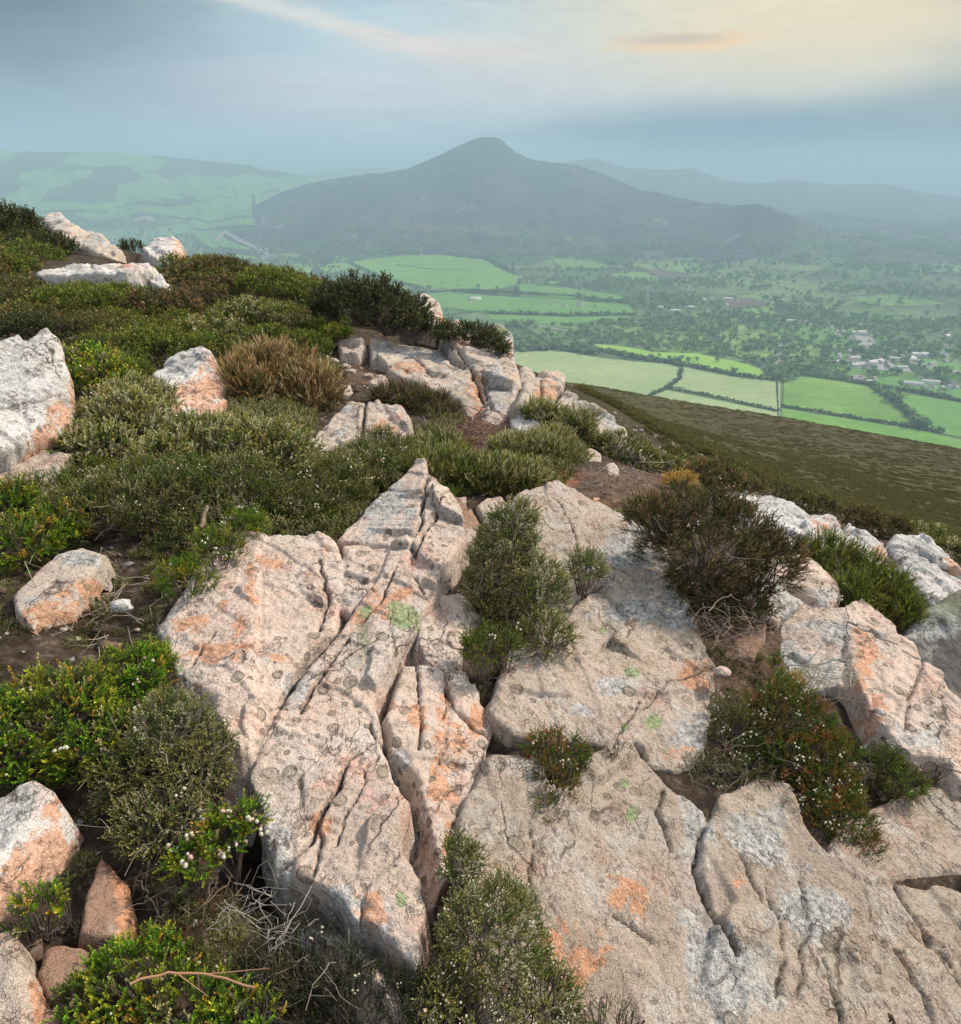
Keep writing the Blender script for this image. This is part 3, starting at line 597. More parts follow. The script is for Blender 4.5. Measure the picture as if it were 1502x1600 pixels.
rock('pale pink slab dipping to the right edge, above the flowering heather', [
  dict(p=[(1290,953),(1318,962),(1322,985),(1350,1010),(1376,1060),(1400,1120),(1415,1180),(1373,1139),(1345,1075),(1312,1058),(1275,1060),(1214,1027),(1222,963),(1262,931)], h=-.02, tx=.35, R=.03),
  dict(p=[(1316,968),(1320,958),(1342,947),(1370,970),(1388,989),(1386,1000),(1345,1000),(1322,990)], h=.03, R=.02),
  dict(p=[(1318,985),(1386,998),(1421,1011),(1434,1037),(1459,1059),(1502,1119),(1620,1230),(1620,1290),(1502,1232),(1480,1195),(1415,1180),(1373,1139),(1352,1090),(1330,1050)], h=.02, R=.03)],
 'pink', anchors=[(1262,931,2.75),(1388,989,2.75),(1214,1027,2.45),(1502,1119,2.4),(1415,1180,2.1),(1480,1195,2.08)], depth=.4, strata=-.6, grow=.012, cell=.006,
 cracks=[([(1320,985),(1360,1000),(1430,1038)],.005,.03),([(1440,1030),(1420,1100),(1405,1150)],.005,.02),([(1310,1030),(1340,1036)],.005,.02)],
 paint=[('grey',1250,1010,60,60),('grey',1290,1045,50,30),('grey',1300,990,30,20),('orange',1345,1040,25,60),('orange',1370,1110,20,40),('grey',1420,1160,60,30)])
rock('rounded pink boulder between the dark heather bush and the green tussock', [
  dict(p=[(1200,868),(1249,866),(1271,874),(1297,896),(1316,915),(1317,932),(1299,950),(1277,944),(1249,920),(1205,905)], R=.07, dome=.04)],
 'pink', anchors=[(1249,866,3.15),(1317,925,2.9),(1249,920,2.85),(1290,950,2.75)], depth=.3, cell=.006, paint=[('grey',1285,935,30,16)])
rock('dark boulder with green moss on top at the right edge', [
  dict(p=[(1405,1000),(1427,970),(1469,950),(1510,946),(1640,950),(1640,1200),(1560,1160),(1502,1116),(1461,1058),(1436,1036),(1421,1011)], R=.12, ty=.5, dome=.05)],
 'dark', anchors=[(1420,985,2.95),(1502,947,3.15),(1640,980,3.2),(1502,1110,2.5),(1620,1180,2.5)], depth=.4, cell=.008, paint=[('lime',1495,960,26,10),('mossy',1470,972,50,16),('grey',1440,990,50,30)])
rock('long grey-white ridge of rock running down behind the green tussock, by the moor slope', [
  dict(p=[(1100,775),(1155,767),(1185,769),(1225,781),(1245,789),(1262,804),(1290,811),(1322,829),(1318,862),(1285,856),(1250,856),(1215,842),(1170,820)], R=.09, dome=.05),
  dict(p=[(1315,835),(1329,812),(1351,825),(1388,844),(1390,874),(1373,884),(1341,864),(1322,850)], h=-.02, R=.07, dome=.03),
  dict(p=[(1388,850),(1396,836),(1437,841),(1469,857),(1504,890),(1620,960),(1620,1010),(1502,946),(1460,951),(1430,922),(1400,888)], h=.01, R=.09, dome=.05)],
 'white', anchors=[(1155,767,4.4),(1250,856,3.7),(1329,812,4.2),(1373,884,3.6),(1437,841,4.0),(1502,890,3.8),(1460,951,3.3),(1600,950,3.6)], depth=.45, strata=.2, cell=.009, rough=1.6,
 paint=[('grey',1220,810,70,40),('grey',1350,840,20,40),('grey',1430,880,50,40),('orange',1370,860,18,16),('orange',1490,890,30,20),('orange',1280,830,20,16)])
# middle distance outcrop
rock('cream rock outcrop stepping down the ridge behind the straw-coloured heather', [
  dict(p=[(526,537),(540,528),(565,526),(572,545),(560,557),(534,557)], h=.02, R=.06),
  dict(p=[(568,528),(610,530),(650,532),(696,545),(706,560),(704,585),(680,580),(640,566),(604,573),(582,565),(577,548)], h=.0, R=.07, ty=-.1),
  dict(p=[(690,535),(716,533),(743,547),(775,562),(800,577),(815,600),(808,640),(785,662),(750,660),(745,600),(706,575)], h=.10, R=.10, ty=.1),
  dict(p=[(604,590),(625,572),(655,569),(700,578),(748,602),(752,640),(735,664),(722,646),(696,626),(650,611)], h=.05, R=.08),
  dict(p=[(575,605),(590,583),(606,598),(600,618)], h=.0, R=.04),
  dict(p=[(735,650),(760,655),(790,660),(800,672),(745,668)], h=-.02, R=.03)],
 'cream', anchors=[(526,540,6.3),(650,532,6.3),(743,547,6.1),(800,577,5.8),(604,600,5.4),(700,640,4.9),(790,660,4.8)], depth=.7, strata=.8, cell=.014, rough=1.7,
 cracks=[([(575,530),(577,565)],.012,.08),([(700,560),(735,590),(760,640)],.012,.06),([(752,600),(770,650)],.01,.05),([(650,570),(680,600)],.01,.04)],
 paint=[('grey',600,548,26,16),('grey',680,560,36,20),('grey',775,620,26,50),('grey',640,552,40,14),('orange',745,620,20,40),('orange',640,585,40,14),('orange',730,560,30,14)])
rock('jagged cream rocks descending at the ridge edge above the moor slope', [
  dict(p=[(816,606),(839,590),(866,584),(882,594),(880,614),(862,640),(838,655),(806,634)], R=.07, h=.03),
  dict(p=[(858,640),(880,612),(897,624),(905,650),(940,690),(897,676)], R=.06, h=.05),
  dict(p=[(895,626),(932,640),(980,670),(985,700),(943,690),(915,668)], R=.07, h=.02),
  dict(p=[(970,675),(984,684),(1020,708),(1026,724),(1001,722),(955,696)], R=.05)],
 'cream', anchors=[(840,590,5.6),(880,594,5.6),(806,634,4.9),(932,641,5.2),(1020,708,4.9),(943,690,4.5),(880,670,4.6)], depth=.6, strata=.5, cell=.012, rough=1.7,
 cracks=[([(840,600),(850,640)],.012,.05),([(885,610),(860,640)],.012,.06),([(932,645),(905,665)],.01,.05)], paint=[('grey',905,640,20,20),('grey',955,665,25,16),('grey',830,640,16,12),('orange',850,620,26,20)])
rock('small block of rock standing at the ridge edge between the two cream outcrops', [dict(p=[(812,574),(827,572),(838,583),(836,599),(822,608),(812,595)], R=.06)],
 'cream', anchors=[(812,574,6.0),(838,583,6.0),(812,598,5.6),(836,599,5.6)], depth=.35, cell=.01, rough=1.7, paint=[('grey',815,590,10,10)])
rock('pointed cream rock peak rising behind the dark heather on the ridge', [
  dict(p=[(646,471),(655,463),(668,463),(680,470),(690,481),(694,502),(680,512),(660,508),(648,490)], R=.10, h=.03), dict(p=[(688,497),(706,495),(719,491),(729,507),(722,520),(690,518)], h=-.05, R=.08)],
 'cream', anchors=[(650,465,7.6),(690,480,7.6),(655,508,7.1),(725,512,7.1)], depth=.8, cell=.014, rough=1.7, paint=[('grey',655,475,10,16),('orange',690,500,18,10)])
rock('mint-green lichened rock end behind the low dark heather on the ridge', [
  dict(p=[(758,514),(770,506),(789,508),(801,524),(803,552),(803,574),(792,575),(776,540)], R=.07)],
 'white', anchors=[(760,508,6.7),(800,520,6.6),(803,574,6.0),(776,545,6.3)], depth=.5, cell=.012, rough=1.7, paint=[('lime',782,520,14,10),('mossy',780,520,24,14),('orange',797,545,6,20)])
rock('small pinkish rocks pair in the heather left of the bare brown twigs', [
  dict(p=[(470,700),(511,656),(530,640),(549,625),(570,628),(574,650),(560,690),(500,706)], R=.06, h=.0, tx=.1),
  dict(p=[(560,640),(592,630),(604,640),(627,641),(643,660),(636,682),(600,690),(556,690)], h=.03, R=.06)],
 'cream', anchors=[(549,625,4.35),(640,650,4.3),(480,695,3.8),(636,682,3.95),(557,690,3.85)], depth=.4, cell=.009, rough=1.8, cracks=[([(572,630),(566,688)],.01,.05)], paint=[('orange',600,670,30,16),('grey',540,640,14,12),('grey',530,680,14,16)])
rock('pale rock with a sunlit orange side poking out of the olive heather', [
  dict(p=[(234,600),(264,566),(298,550),(323,548),(342,570),(332,598),(296,622),(262,640),(266,675),(246,670),(238,630)], R=.05, h=.02), dict(p=[(325,558),(340,566),(354,580),(338,588)], h=-.03, R=.03)],
 'white', anchors=[(266,568,4.5),(340,566,4.5),(240,660,3.72),(330,600,3.95)], depth=.4, cell=.009, rough=1.3, folds=[((345,552),(240,640),.9)], paint=[('grey',290,580,30,20)])
rock('big white lichen-spotted boulder with a sunlit orange right side at the left edge', [
  dict(p=[(-90,560),(0,536),(28,527),(37,537),(50,530),(70,523),(98,541),(112,589),(128,635),(114,662),(60,690),(0,712),(-90,720)], R=.05, h=.03)],
 'white', anchors=[(30,527,3.3),(100,541,3.42),(120,650,3.15),(0,712,2.82),(-90,600,2.9)], depth=.5, cell=.007, rough=1.3, folds=[((82,518),(104,600),.9),((108,590),(30,704),.8)],
 cracks=[([(60,575),(100,572)],.006,.02),([(50,640),(100,620)],.004,.01)], paint=[('grey',10,600,70,90),('grey',60,550,30,20)])
rock('flat pinkish slab under the white boulder at the left edge', [dict(p=[(-90,715),(0,712),(60,700),(112,708),(90,735),(60,755),(0,758),(-90,762)], R=.03)], 'cream', anchors=[(0,712,3.0),(100,708,3.0),(60,755,2.78),(-90,760,2.8)], depth=.25, cell=.007)
rock('long white rock slab with an orange streak lying on the far left hillside', [
  dict(p=[(58,434),(93,412),(140,407),(186,401),(219,397),(243,414),(240,430),(200,440),(120,443),(70,446)], R=.09, ty=-.15), dict(p=[(232,432),(250,426),(266,438),(250,444)], R=.05, h=-.05)],
 'white', anchors=[(93,412,8.3),(219,397,8.3),(60,440,7.3),(240,430,7.4),(260,436,7.3)], depth=.6, cell=.018, rough=1.7, paint=[('orange',195,420,30,10),('orange',215,410,14,8),('grey',130,420,60,12)])
rock('white block with a yellowish right end standing on the left skyline', [dict(p=[(222,390),(238,373),(262,370),(280,370),(284,393),(262,404),(236,402)], R=.10), dict(p=[(240,400),(268,398),(262,408),(245,410)], R=.05, h=-.03)],
 'white', anchors=[(240,371,10.2),(280,370,10.2),(224,398,9.6),(283,398,9.6)], depth=.7, cell=.018, rough=1.7, folds=[((272,362),(266,410),.7)], paint=[('grey',246,385,18,12)])
rock('grey-brown crag sloping down the skyline at the far left', [dict(p=[(63,340),(75,331),(95,330),(110,345),(125,352),(145,360),(165,371),(190,390),(176,402),(150,398),(120,385),(85,362)], R=.16), dict(p=[(160,385),(178,380),(192,392),(178,402)], R=.08)],
 'cream', anchors=[(80,331,12.4),(165,371,11.4),(85,365,11.4),(176,402,10.6)], depth=1.0, cell=.022, rough=1.7, strata=-.5, paint=[('grey',90,345,26,20),('grey',150,380,26,16)])
rock('low pinkish stone showing in the heather right of the straw tuft', [dict(p=[(534,602),(548,600),(552,612),(545,622),(535,618)], R=.04)], 'cream', anchors=[(534,600,5.25),(552,600,5.25),(535,618,5.05),(552,616,5.05)], depth=.25, cell=.009)
rock('small pale stone on the skyline among the heather', [dict(p=[(303,408),(315,404),(323,410),(316,417),(305,416)], R=.08)], 'cream', anchors=[(303,405,10),(323,405,10),(304,416,9.6),(320,416,9.6)], depth=.4, cell=.016)
# left foreground stones
rock('flat cream stone with a sunlit orange edge lying on the dark peat', [
  dict(p=[(24,944),(36,930),(50,918),(70,898),(90,880),(132,866),(170,875),(150,902),(112,944),(72,962),(50,978),(28,965)], R=.03, h=.03)],
 'cream', anchors=[(90,880,2.35),(170,876,2.33),(24,944,2.1),(72,962,2.06),(112,944,2.12)], depth=.09, cell=.005, folds=[((176,884),(60,950),.7)], paint=[('grey',120,885,50,14),('grey',45,955,26,22)])
rock('tilted white and brown boulder at the left edge below the bright green heather', [
  dict(p=[(-100,1300),(0,1264),(30,1240),(56,1228),(90,1248),(116,1272),(94,1308),(48,1360),(0,1408),(-100,1460)], R=.03, h=.03)],
 'white', anchors=[(56,1229,1.55),(116,1271,1.5),(0,1400,1.3),(-90,1300,1.45)], depth=.3, cell=.004, folds=[((92,1238),(-40,1420),.8)], paint=[('grey',20,1290,50,60)])
rock('upright pointed brown rock with a lit orange edge in the bottom left peat', [
  dict(p=[(162,1348),(180,1365),(201,1383),(213,1430),(211,1474),(168,1478),(126,1472),(134,1411),(148,1375)], R=.02, h=.02)],
 'brown', anchors=[(163,1350,1.42),(200,1383,1.41),(211,1474,1.28),(126,1471,1.28)], depth=.2, cell=.0035, folds=[((160,1340),(172,1480),.5)])
rock('big grey-brown rock cut by the bottom left corner', [dict(p=[(-120,1450),(0,1452),(24,1466),(40,1508),(58,1546),(62,1584),(48,1620),(30,1700),(-120,1700)], R=.03, h=.02)], 'tan', anchors=[(0,1455,1.22),(55,1546,1.16),(48,1616,1.08),(-80,1600,1.1)], depth=.25, cell=.004, folds=[((30,1460),(40,1640),.5)])
rock('reddish brown stone half buried beside the upright pointed rock', [dict(p=[(72,1476),(100,1472),(138,1478),(140,1522),(116,1558),(72,1556),(60,1520)], R=.03)], 'brown', anchors=[(80,1476,1.25),(138,1478,1.26),(72,1556,1.16),(116,1558,1.16)], depth=.15, cell=.004)
rock('small grey-brown stone at the bottom edge beside the corner rock', [dict(p=[(62,1566),(85,1572),(100,1600),(96,1650),(50,1650)], R=.02)], 'brown', anchors=[(62,1566,1.15),(100,1600,1.12),(50,1650,1.05)], depth=.12, cell=.004)
rock('pinkish grey stone between the central slab and the green bush', [dict(p=[(744,790),(760,776),(784,774),(800,790),(792,812),(760,815)], R=.04)], 'cream', anchors=[(760,776,3.2),(795,785,3.2),(760,815,3.0),(795,812,3.0)], depth=.3, cell=.006)
rock('small white pyramid of rock at the tip of the tan slab', [dict(p=[(796,790),(808,770),(822,762),(835,768),(838,792),(800,800)], R=.03)], 'cream', anchors=[(808,768,3.25),(835,768,3.25),(796,798,3.1),(838,798,3.1)], depth=.3, cell=.006)
rock('small pink stone on the red soil patch', [dict(p=[(918,770),(930,765),(945,770),(943,782),(925,783)], R=.03)], 'pink', anchors=[(925,765,3.55),(945,768,3.55),(920,784,3.4),(943,784,3.4)], depth=.15, cell=.006, paint=[('orange',930,775,30,20)])
rock('pale rounded stone among grass, left one of two above the red soil', [dict(p=[(908,702),(925,698),(941,708),(940,722),(920,722)], R=.05)], 'cream', anchors=[(910,700,4.3),(941,705,4.3),(912,724,4.1),(940,724,4.1)], depth=.3, cell=.008)
rock('pale rounded stone among grass, right one of two above the red soil', [dict(p=[(946,724),(960,720),(970,732),(966,744),(950,742)], R=.04)], 'cream', anchors=[(948,720,4.0),(969,724,4.0),(950,745,3.85),(968,745,3.85)], depth=.3, cell=.008)
rock('white low rock below the cream outcrop, behind the grass tuft', [dict(p=[(797,656),(815,650),(848,648),(850,664),(820,674),(800,670)], R=.05)], 'white', anchors=[(800,650,4.75),(850,648,4.75),(800,672,4.5),(850,668,4.5)], depth=.3, cell=.009, rough=2)
rock('reddish brown block under the dark heather bush', [dict(p=[(1140,965),(1170,955),(1200,950),(1198,985),(1180,1020),(1150,1020)], R=.03, h=-.02)], 'brown', anchors=[(1140,955,2.7),(1200,950,2.7),(1150,1020,2.45),(1190,1015,2.45)], depth=.3, cell=.006)
rock('greyish rock shelf under the pale twigs on the right', [dict(p=[(1195,880),(1240,920),(1262,935),(1220,965),(1190,960),(1160,930)], R=.04, h=-.02)], 'pink', anchors=[(1195,880,2.95),(1262,930,2.8),(1160,960,2.6),(1220,965,2.6)], depth=.3, cell=.007, paint=[('grey',1210,930,60,50)])
# ------------------------------------------------------------------ vegetation
def leaf_material(name, trans=.25, rough=.65):
    m, nt, b = mat_new(name, rough); a = attr(nt, 'col', 'Color')
    nt.links.new(a, b.inputs['Base Color'])
    t = nt.nodes.new('ShaderNodeBsdfTranslucent'); nt.links.new(a, t.inputs[0])
    mx = nt.nodes.new('ShaderNodeMixShader'); mx.inputs[0].default_value = trans
    nt.links.new(b.outputs[0], mx.inputs[1]); nt.links.new(t.outputs[0], mx.inputs[2]); nt.links.new(mx.outputs[0], nt.nodes['Material Output'].inputs[0]); return m
ML = leaf_material('heather_leaf'); MW = leaf_material('heather_wood', 0, .9); MF = leaf_material('heather_flower', .3, .6)
def sprig(n=28, ll=.15, lw=.040, spread=.75, seed=0, side=0, bend=.12, start=.12):
    """one shoot, unit length along +z, covered with narrow leaves; returns V, F, k (0 base .. 1 tip)"""
    r = np.random.default_rng(seed); V, F, K = [], [], []
    def stem(o, d, L, nn, s0):
        d = d/np.linalg.norm(d); bx = r.normal(0, bend, 2)
        pt = lambda s: o + d*s*L + np.array([bx[0], bx[1], 0])*s*s*L
        w = .012
        k0 = len(V); a, b_, c_ = pt(0), pt(.5), pt(1)
        for q in (a, b_, c_):
            V.extend([q+[w, 0, 0], q+[-w*.5, w, 0], q+[-w*.5, -w, 0]]); K.extend([0.]*3)
        for i in (0, 3):
            for j in range(3): F.append((k0+i+j, k0+i+(j+1) % 3, k0+i+3+(j+1) % 3, k0+i+3+j))
        for i in range(nn):
            s = s0+(1-s0)*(i+.5)/nn; a_ = i*2.4+r.normal(0, .3); up = spread*(1-.45*s)+r.normal(0, .12)
            out = np.array([cos(a_), sin(a_), 0]); dd = out*sin(up)+d*cos(up); dd /= np.linalg.norm(dd)
            sd = np.cross(dd, d); sd /= np.linalg.norm(sd)+1e-9
            l_ = ll*r.uniform(.75, 1.2)*(1-.35*s); p = pt(s); m_ = p+dd*l_*.5+d*l_*.06; k1 = len(V)
            V.extend([p, m_+sd*lw*.5, p+dd*l_, m_-sd*lw*.5]); K.extend([s*.8, s*.9+.05, min(1, s+.1), s*.9+.05]); F.append((k1, k1+1, k1+2, k1+3))
    stem(np.zeros(3), np.array([0, 0, 1.]), 1.0, n, start)
    for i in range(side):
        a_ = i*2.2+r.uniform(0, 6); s = r.uniform(.15, .6)
        stem(np.array([0, 0, s]), np.array([cos(a_)*.75, sin(a_)*.75, 1.]), r.uniform(.35, .55), max(4, int(n*.45)), .1)
    return np.array(V), np.array(F), np.array(K)
SPR = {'fine': [sprig(20, .15, .048, .8, i, 3) for i in range(4)],
       'plump': [sprig(30, .19, .060, .9, 10+i, 2) for i in range(4)],
       'thin': [sprig(15, .11, .034, .6, 20+i, 3, .22) for i in range(4)],
       'grass': [sprig(13, .42, .026, .28, 30+i, 1, .25, .0) for i in range(4)],
       'far': [sprig(9, .26, .10, .8, 40+i, 2) for i in range(4)]}
PAL = {  # (leaf base, leaf tip, weight)
 'green': [((.034,.047,.010),(.12,.135,.025),4), ((.035,.06,.01),(.115,.17,.02),2), ((.05,.05,.012),(.15,.13,.02),1)],
 'bright': [((.030,.065,.006),(.10,.19,.012),4), ((.06,.085,.006),(.24,.26,.02),3), ((.07,.06,.006),(.36,.22,.03),1), ((.03,.045,.01),(.08,.12,.02),3), ((.05,.05,.02),(.30,.27,.12),1)],
 'olive': [((.038,.045,.012),(.18,.165,.045),4), ((.04,.05,.02),(.34,.31,.17),3), ((.03,.05,.01),(.09,.13,.02),3)],
 'pale': [((.040,.050,.014),(.26,.235,.075),4), ((.06,.06,.03),(.46,.40,.22),3), ((.04,.06,.015),(.12,.16,.03),2)],
 'brown': [((.030,.026,.012),(.11,.075,.030),4), ((.03,.035,.012),(.075,.085,.022),3), ((.06,.04,.02),(.22,.14,.065),1.5)],
 'dark': [((.018,.023,.010),(.040,.052,.018),4), ((.02,.02,.010),(.065,.055,.022),2), ((.03,.04,.012),(.085,.095,.03),1)],
 'straw': [((.10,.07,.03),(.34,.26,.15),4), ((.08,.05,.02),(.24,.14,.06),3), ((.05,.05,.015),(.13,.13,.04),2)],
 'gold': [((.30,.15,.03),(.55,.32,.10),4)],
 'moor': [((.040,.042,.015),(.095,.10,.031),5), ((.035,.03,.014),(.085,.07,.03),2), ((.04,.045,.012),(.12,.12,.035),2)],
 'rust': [((.06,.05,.012),(.15,.10,.02),3), ((.03,.05,.008),(.075,.12,.014),4), ((.12,.05,.015),(.26,.11,.03),1)],
}
def frames(D, roll):
    D = D/np.linalg.norm(D, axis=1)[:, None]
    a = np.where(np.abs(D[:, 2:]) < .9, np.array([[0, 0, 1.]]), np.array([[1., 0, 0]])); U = np.cross(a, D); U /= np.linalg.norm(U, axis=1)[:, None]; W = np.cross(D, U)
    c, s = np.cos(roll)[:, None], np.sin(roll)[:, None]
    return np.stack([U*c+W*s, -U*s+W*c, D], -1)            # columns
def place_sprigs(kind, P, D, L, pal, r, tone=None):
    Vs, Fs, Cs = [], [], []; off = 0
    var = r.integers(0, 4, len(P)); M = frames(D, r.uniform(0, 6.28, len(P)))
    pl = PAL[pal]; wts = np.array([p[2] for p in pl], float); wts /= wts.sum()
    cn = fbm(P*7+3, 2)*1.6+r.normal(0, .55, len(P)); cn = cn.argsort().argsort()/max(1, len(P)); pi_ = np.searchsorted(np.cumsum(wts), cn).clip(0, len(pl)-1)
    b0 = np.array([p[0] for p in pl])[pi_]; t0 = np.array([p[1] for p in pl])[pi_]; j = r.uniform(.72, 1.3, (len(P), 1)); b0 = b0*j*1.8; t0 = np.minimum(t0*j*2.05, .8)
    for v in range(4):
        sel = np.where(var == v)[0]
        if not len(sel): continue
        SV, SF, SK = SPR[kind][v]
        W = np.einsum('nij,vj->nvi', M[sel], SV)*L[sel][:, None, None]+P[sel][:, None]
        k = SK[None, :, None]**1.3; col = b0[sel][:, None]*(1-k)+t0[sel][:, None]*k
        Vs.append(W.reshape(-1, 3)); Cs.append(col.reshape(-1, 3))
        Fs.append((SF[None]+(np.arange(len(sel))*len(SV))[:, None, None]+off).reshape(-1, 4)); off += len(sel)*len(SV)
    return np.concatenate(Vs), np.concatenate(Fs), np.concatenate(Cs)
def tubes(paths, rad0, rad1, cols, r):
    V, F, Cc = [], [], []; off = 0
    for pts, ra, rb, cl in zip(paths, rad0, rad1, cols):
        pts = np.asarray(pts); n = len(pts); T = np.gradient(pts, axis=0); M = frames(T, np.zeros(n)); rr_ = np.linspace(ra, rb, n)
        for k in range(4):
            pass
        ring = np.stack([M[:, :, 0]*cos(a)+M[:, :, 1]*sin(a) for a in (0, pi/2, pi, 3*pi/2)], 1)*rr_[:, None, None]+pts[:, None]
        V.append(ring.reshape(-1, 3)); Cc.append(np.tile(cl, (n*4, 1)))
        i = np.arange(n-1)[:, None]*4+np.arange(4)[None]; j2 = np.arange(n-1)[:, None]*4+(np.arange(4)[None]+1) % 4
        F.append(np.stack([i, j2, j2+4, i+4], -1).reshape(-1, 4)+off); off += n*4
    return np.concatenate(V), np.concatenate(F), np.concatenate(Cc)
BELL = np.array([[0,0,0],[.45,0,.35],[0,.45,.35],[-.45,0,.35],[0,-.45,.35],[.30,0,1],[0,.30,1],[-.30,0,1],[0,-.30,1]]) * [1, 1, -1]
BF = [(0,1,2,0),(0,3,4,0)]
BF = np.array([(1,2,6,5),(2,3,7,6),(3,4,8,7),(4,1,5,8),(0,2,1,4),(0,4,3,2)])
def flowers(P, size, r, pink=.3):
    D = r.normal(0, .6, (len(P), 3))+[0, 0, 1]; M = frames(D, r.uniform(0, 6, len(P))); s = size*r.uniform(.7, 1.25, len(P))
    W = np.einsum('nij,vj->nvi', M, BELL)*s[:, None, None]+P[:, None]
    c = np.where((r.random(len(P)) < pink)[:, None], [[.72,.50,.42]], [[.78,.75,.62]])*r.uniform(.75, 1.05, (len(P), 1)); c = np.repeat(c[:, None], 9, 1)
    return W.reshape(-1, 3), (BF[None]+(np.arange(len(P))*9)[:, None, None]).reshape(-1, 4), c.reshape(-1, 3)
NB = [0]
def dome_points(lobes, spacing, r, lo=-.35, deepfrac=.35):
    P, D = [], []
    for i, (c, a) in enumerate(lobes):
        c, a = np.array(c), np.array(a); am = (a[0]*a[1]+a[0]*a[2]+a[1]*a[2])/3; n = int(4*pi*am*(1-lo)/2/spacing**2); n = max(n, 12)
        z = r.uniform(lo, 1, n); ph = r.uniform(0, 2*pi, n); q = np.sqrt(1-z*z); d = np.stack([q*np.cos(ph), q*np.sin(ph), z], -1)
        lump = 1+.22*fbm(d*2.3+c*3, 3)*1.6+.10*gnoise(d*6+c*5)
        deep = np.where(r.random(n) < deepfrac, r.uniform(.55, .95, n), r.uniform(.93, 1.05, n))
        p = c+d*a*(lump*deep)[:, None]; ok = np.ones(n, bool)
        for j_, (c2, a2) in enumerate(lobes):
            if j_ != i: ok &= (((p-c2)/a2)**2).sum(1) > .62
        nrm = d/a; nrm /= np.linalg.norm(nrm, axis=1)[:, None]; P.append(p[ok]); D.append(nrm[ok])
    return np.concatenate(P), np.concatenate(D)
def bush(label, lobes, pal='green', kind='fine', L=.06, dens=.42, up=.55, t=None, fl=0, stems=26, name='heather_bush', cat='heather bush', group=None, woodcol=(.16,.13,.11), lift=0, fsize=.0065, jit=.35, squash=1.0, pink=.3, twigs=0):
    NB[0] += 1; r = np.random.default_rng(100+NB[0]); W = []
    tb = t
    for lb in lobes:
        cx, cy, rx, ry = lb[:4]
        if t is None:
            g = ground_hit(min(max(cx, -250), 1750), cy+ry*.55)
            tl_ = (g[1]/ray(cx, cy+ry*.55)[1] if g is not None else 6.)
        else: tl_ = t
        if len(lb) > 4: tl_ = lb[4]
        tb = tl_; c = ray(cx, cy)*tl_*.985; s = tl_/FPX
        W.append((c+[0, 0, lift], (rx*s*squash, (rx*.5+ry*.5)*s, ry*s)))
    P, D = dome_points(W, L*dens, r, deepfrac=.3)
    gz = G(P[:, 0], P[:, 1]); ok = P[:, 2] > gz-.01; P, D = P[ok], D[ok]
    D = D*(1-up)+np.array([0, 0, up])+r.normal(0, jit, P.shape)*.6
    Ls = L*r.uniform(.65, 1.25, len(P)); Dn = D/np.linalg.norm(D, axis=1)[:, None]; B = P-Dn*Ls[:, None]*.7
    base = np.mean([w[0] for w in W], 0); base = np.array([base[0], base[1], float(G(base[0], base[1]))])
    root = empty(name, base, label, cat, group)
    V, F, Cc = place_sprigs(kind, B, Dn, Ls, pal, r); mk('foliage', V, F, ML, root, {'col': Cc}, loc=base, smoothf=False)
    paths, r0, r1, cl = [], [], [], []
    for k in range(int(stems*len(W)**.6)):
        c, a = W[r.integers(len(W))]; z = r.uniform(-.1, .95); ph = r.uniform(0, 2*pi); q = math.sqrt(max(0, 1-z*z)); e = c+np.array([q*cos(ph), q*sin(ph), z])*a*.9
        b_ = np.array([c[0]+r.normal(0, .12)*a[0], c[1]+r.normal(0, .12)*a[1], 0]); b_[2] = G(b_[0], b_[1])-.01
        if c[2]-a[2] > b_[2]+.15: b_[2] = c[2]-a[2]
        s = np.linspace(0, 1, 6)[:, None]; md = (b_+e)/2+r.normal(0, .08, 3)*a
        pts = b_*(1-s)**2+2*md*s*(1-s)+e*s*s+r.normal(0, .012, (6, 3))*a.mean() if False else b_*(1-s)**2+2*md*s*(1-s)+e*s*s+r.normal(0, .02, (6, 3))*np.mean(a)
        paths.append(pts); r0.append(min(.008, .035*np.mean(a))*r.uniform(.5, 1)); r1.append(.0012); cl.append(np.array(woodcol)*r.uniform(.5, 1.3))
    for (c1, a1), (c2, a2) in zip(W[:-1], W[1:]):
        b1, b2 = np.array([c1[0], c1[1], G(c1[0], c1[1])]), np.array([c2[0], c2[1], G(c2[0], c2[1])])
        if c1[2]-a1[2] > b1[2]+.15: b1[2] = c1[2]-a1[2]
        if c2[2]-a2[2] > b2[2]+.15: b2[2] = c2[2]-a2[2]
        s = np.linspace(0, 1, 7)[:, None]; paths.append(b1+(b2-b1)*s+[0, 0, .01]+r.normal(0, .006, (7, 3))); r0.append(.005); r1.append(.003); cl.append(np.array(woodcol)*.8)
    for k in range(twigs):
        c, a = W[r.integers(len(W))]; z = r.uniform(-.1, .6); ph = r.uniform(-pi, 0.3); q = math.sqrt(max(0, 1-z*z)); e = c+np.array([q*cos(ph), q*sin(ph), z])*a*r.uniform(.95, 1.2)
        dd = r.normal(0, 1, 3)*[1, .6, .5]; dd /= np.linalg.norm(dd); ln = L*r.uniform(1.2, 3); s = np.linspace(0, 1, 6)[:, None]
        paths.append(e+dd*ln*(s-.5)+r.normal(0, .05, 3)*ln*np.sin(s*3)+r.normal(0, .03*ln, (6, 3))); r0.append(.0006+.008*L); r1.append(.0005); cl.append(np.array((.30,.25,.20))*r.uniform(.4, 1.2))
    if paths:
        V, F, Cc = tubes(paths, r0, r1, cl, r); mk('branches', V, F, MW, root, {'col': Cc}, loc=base)
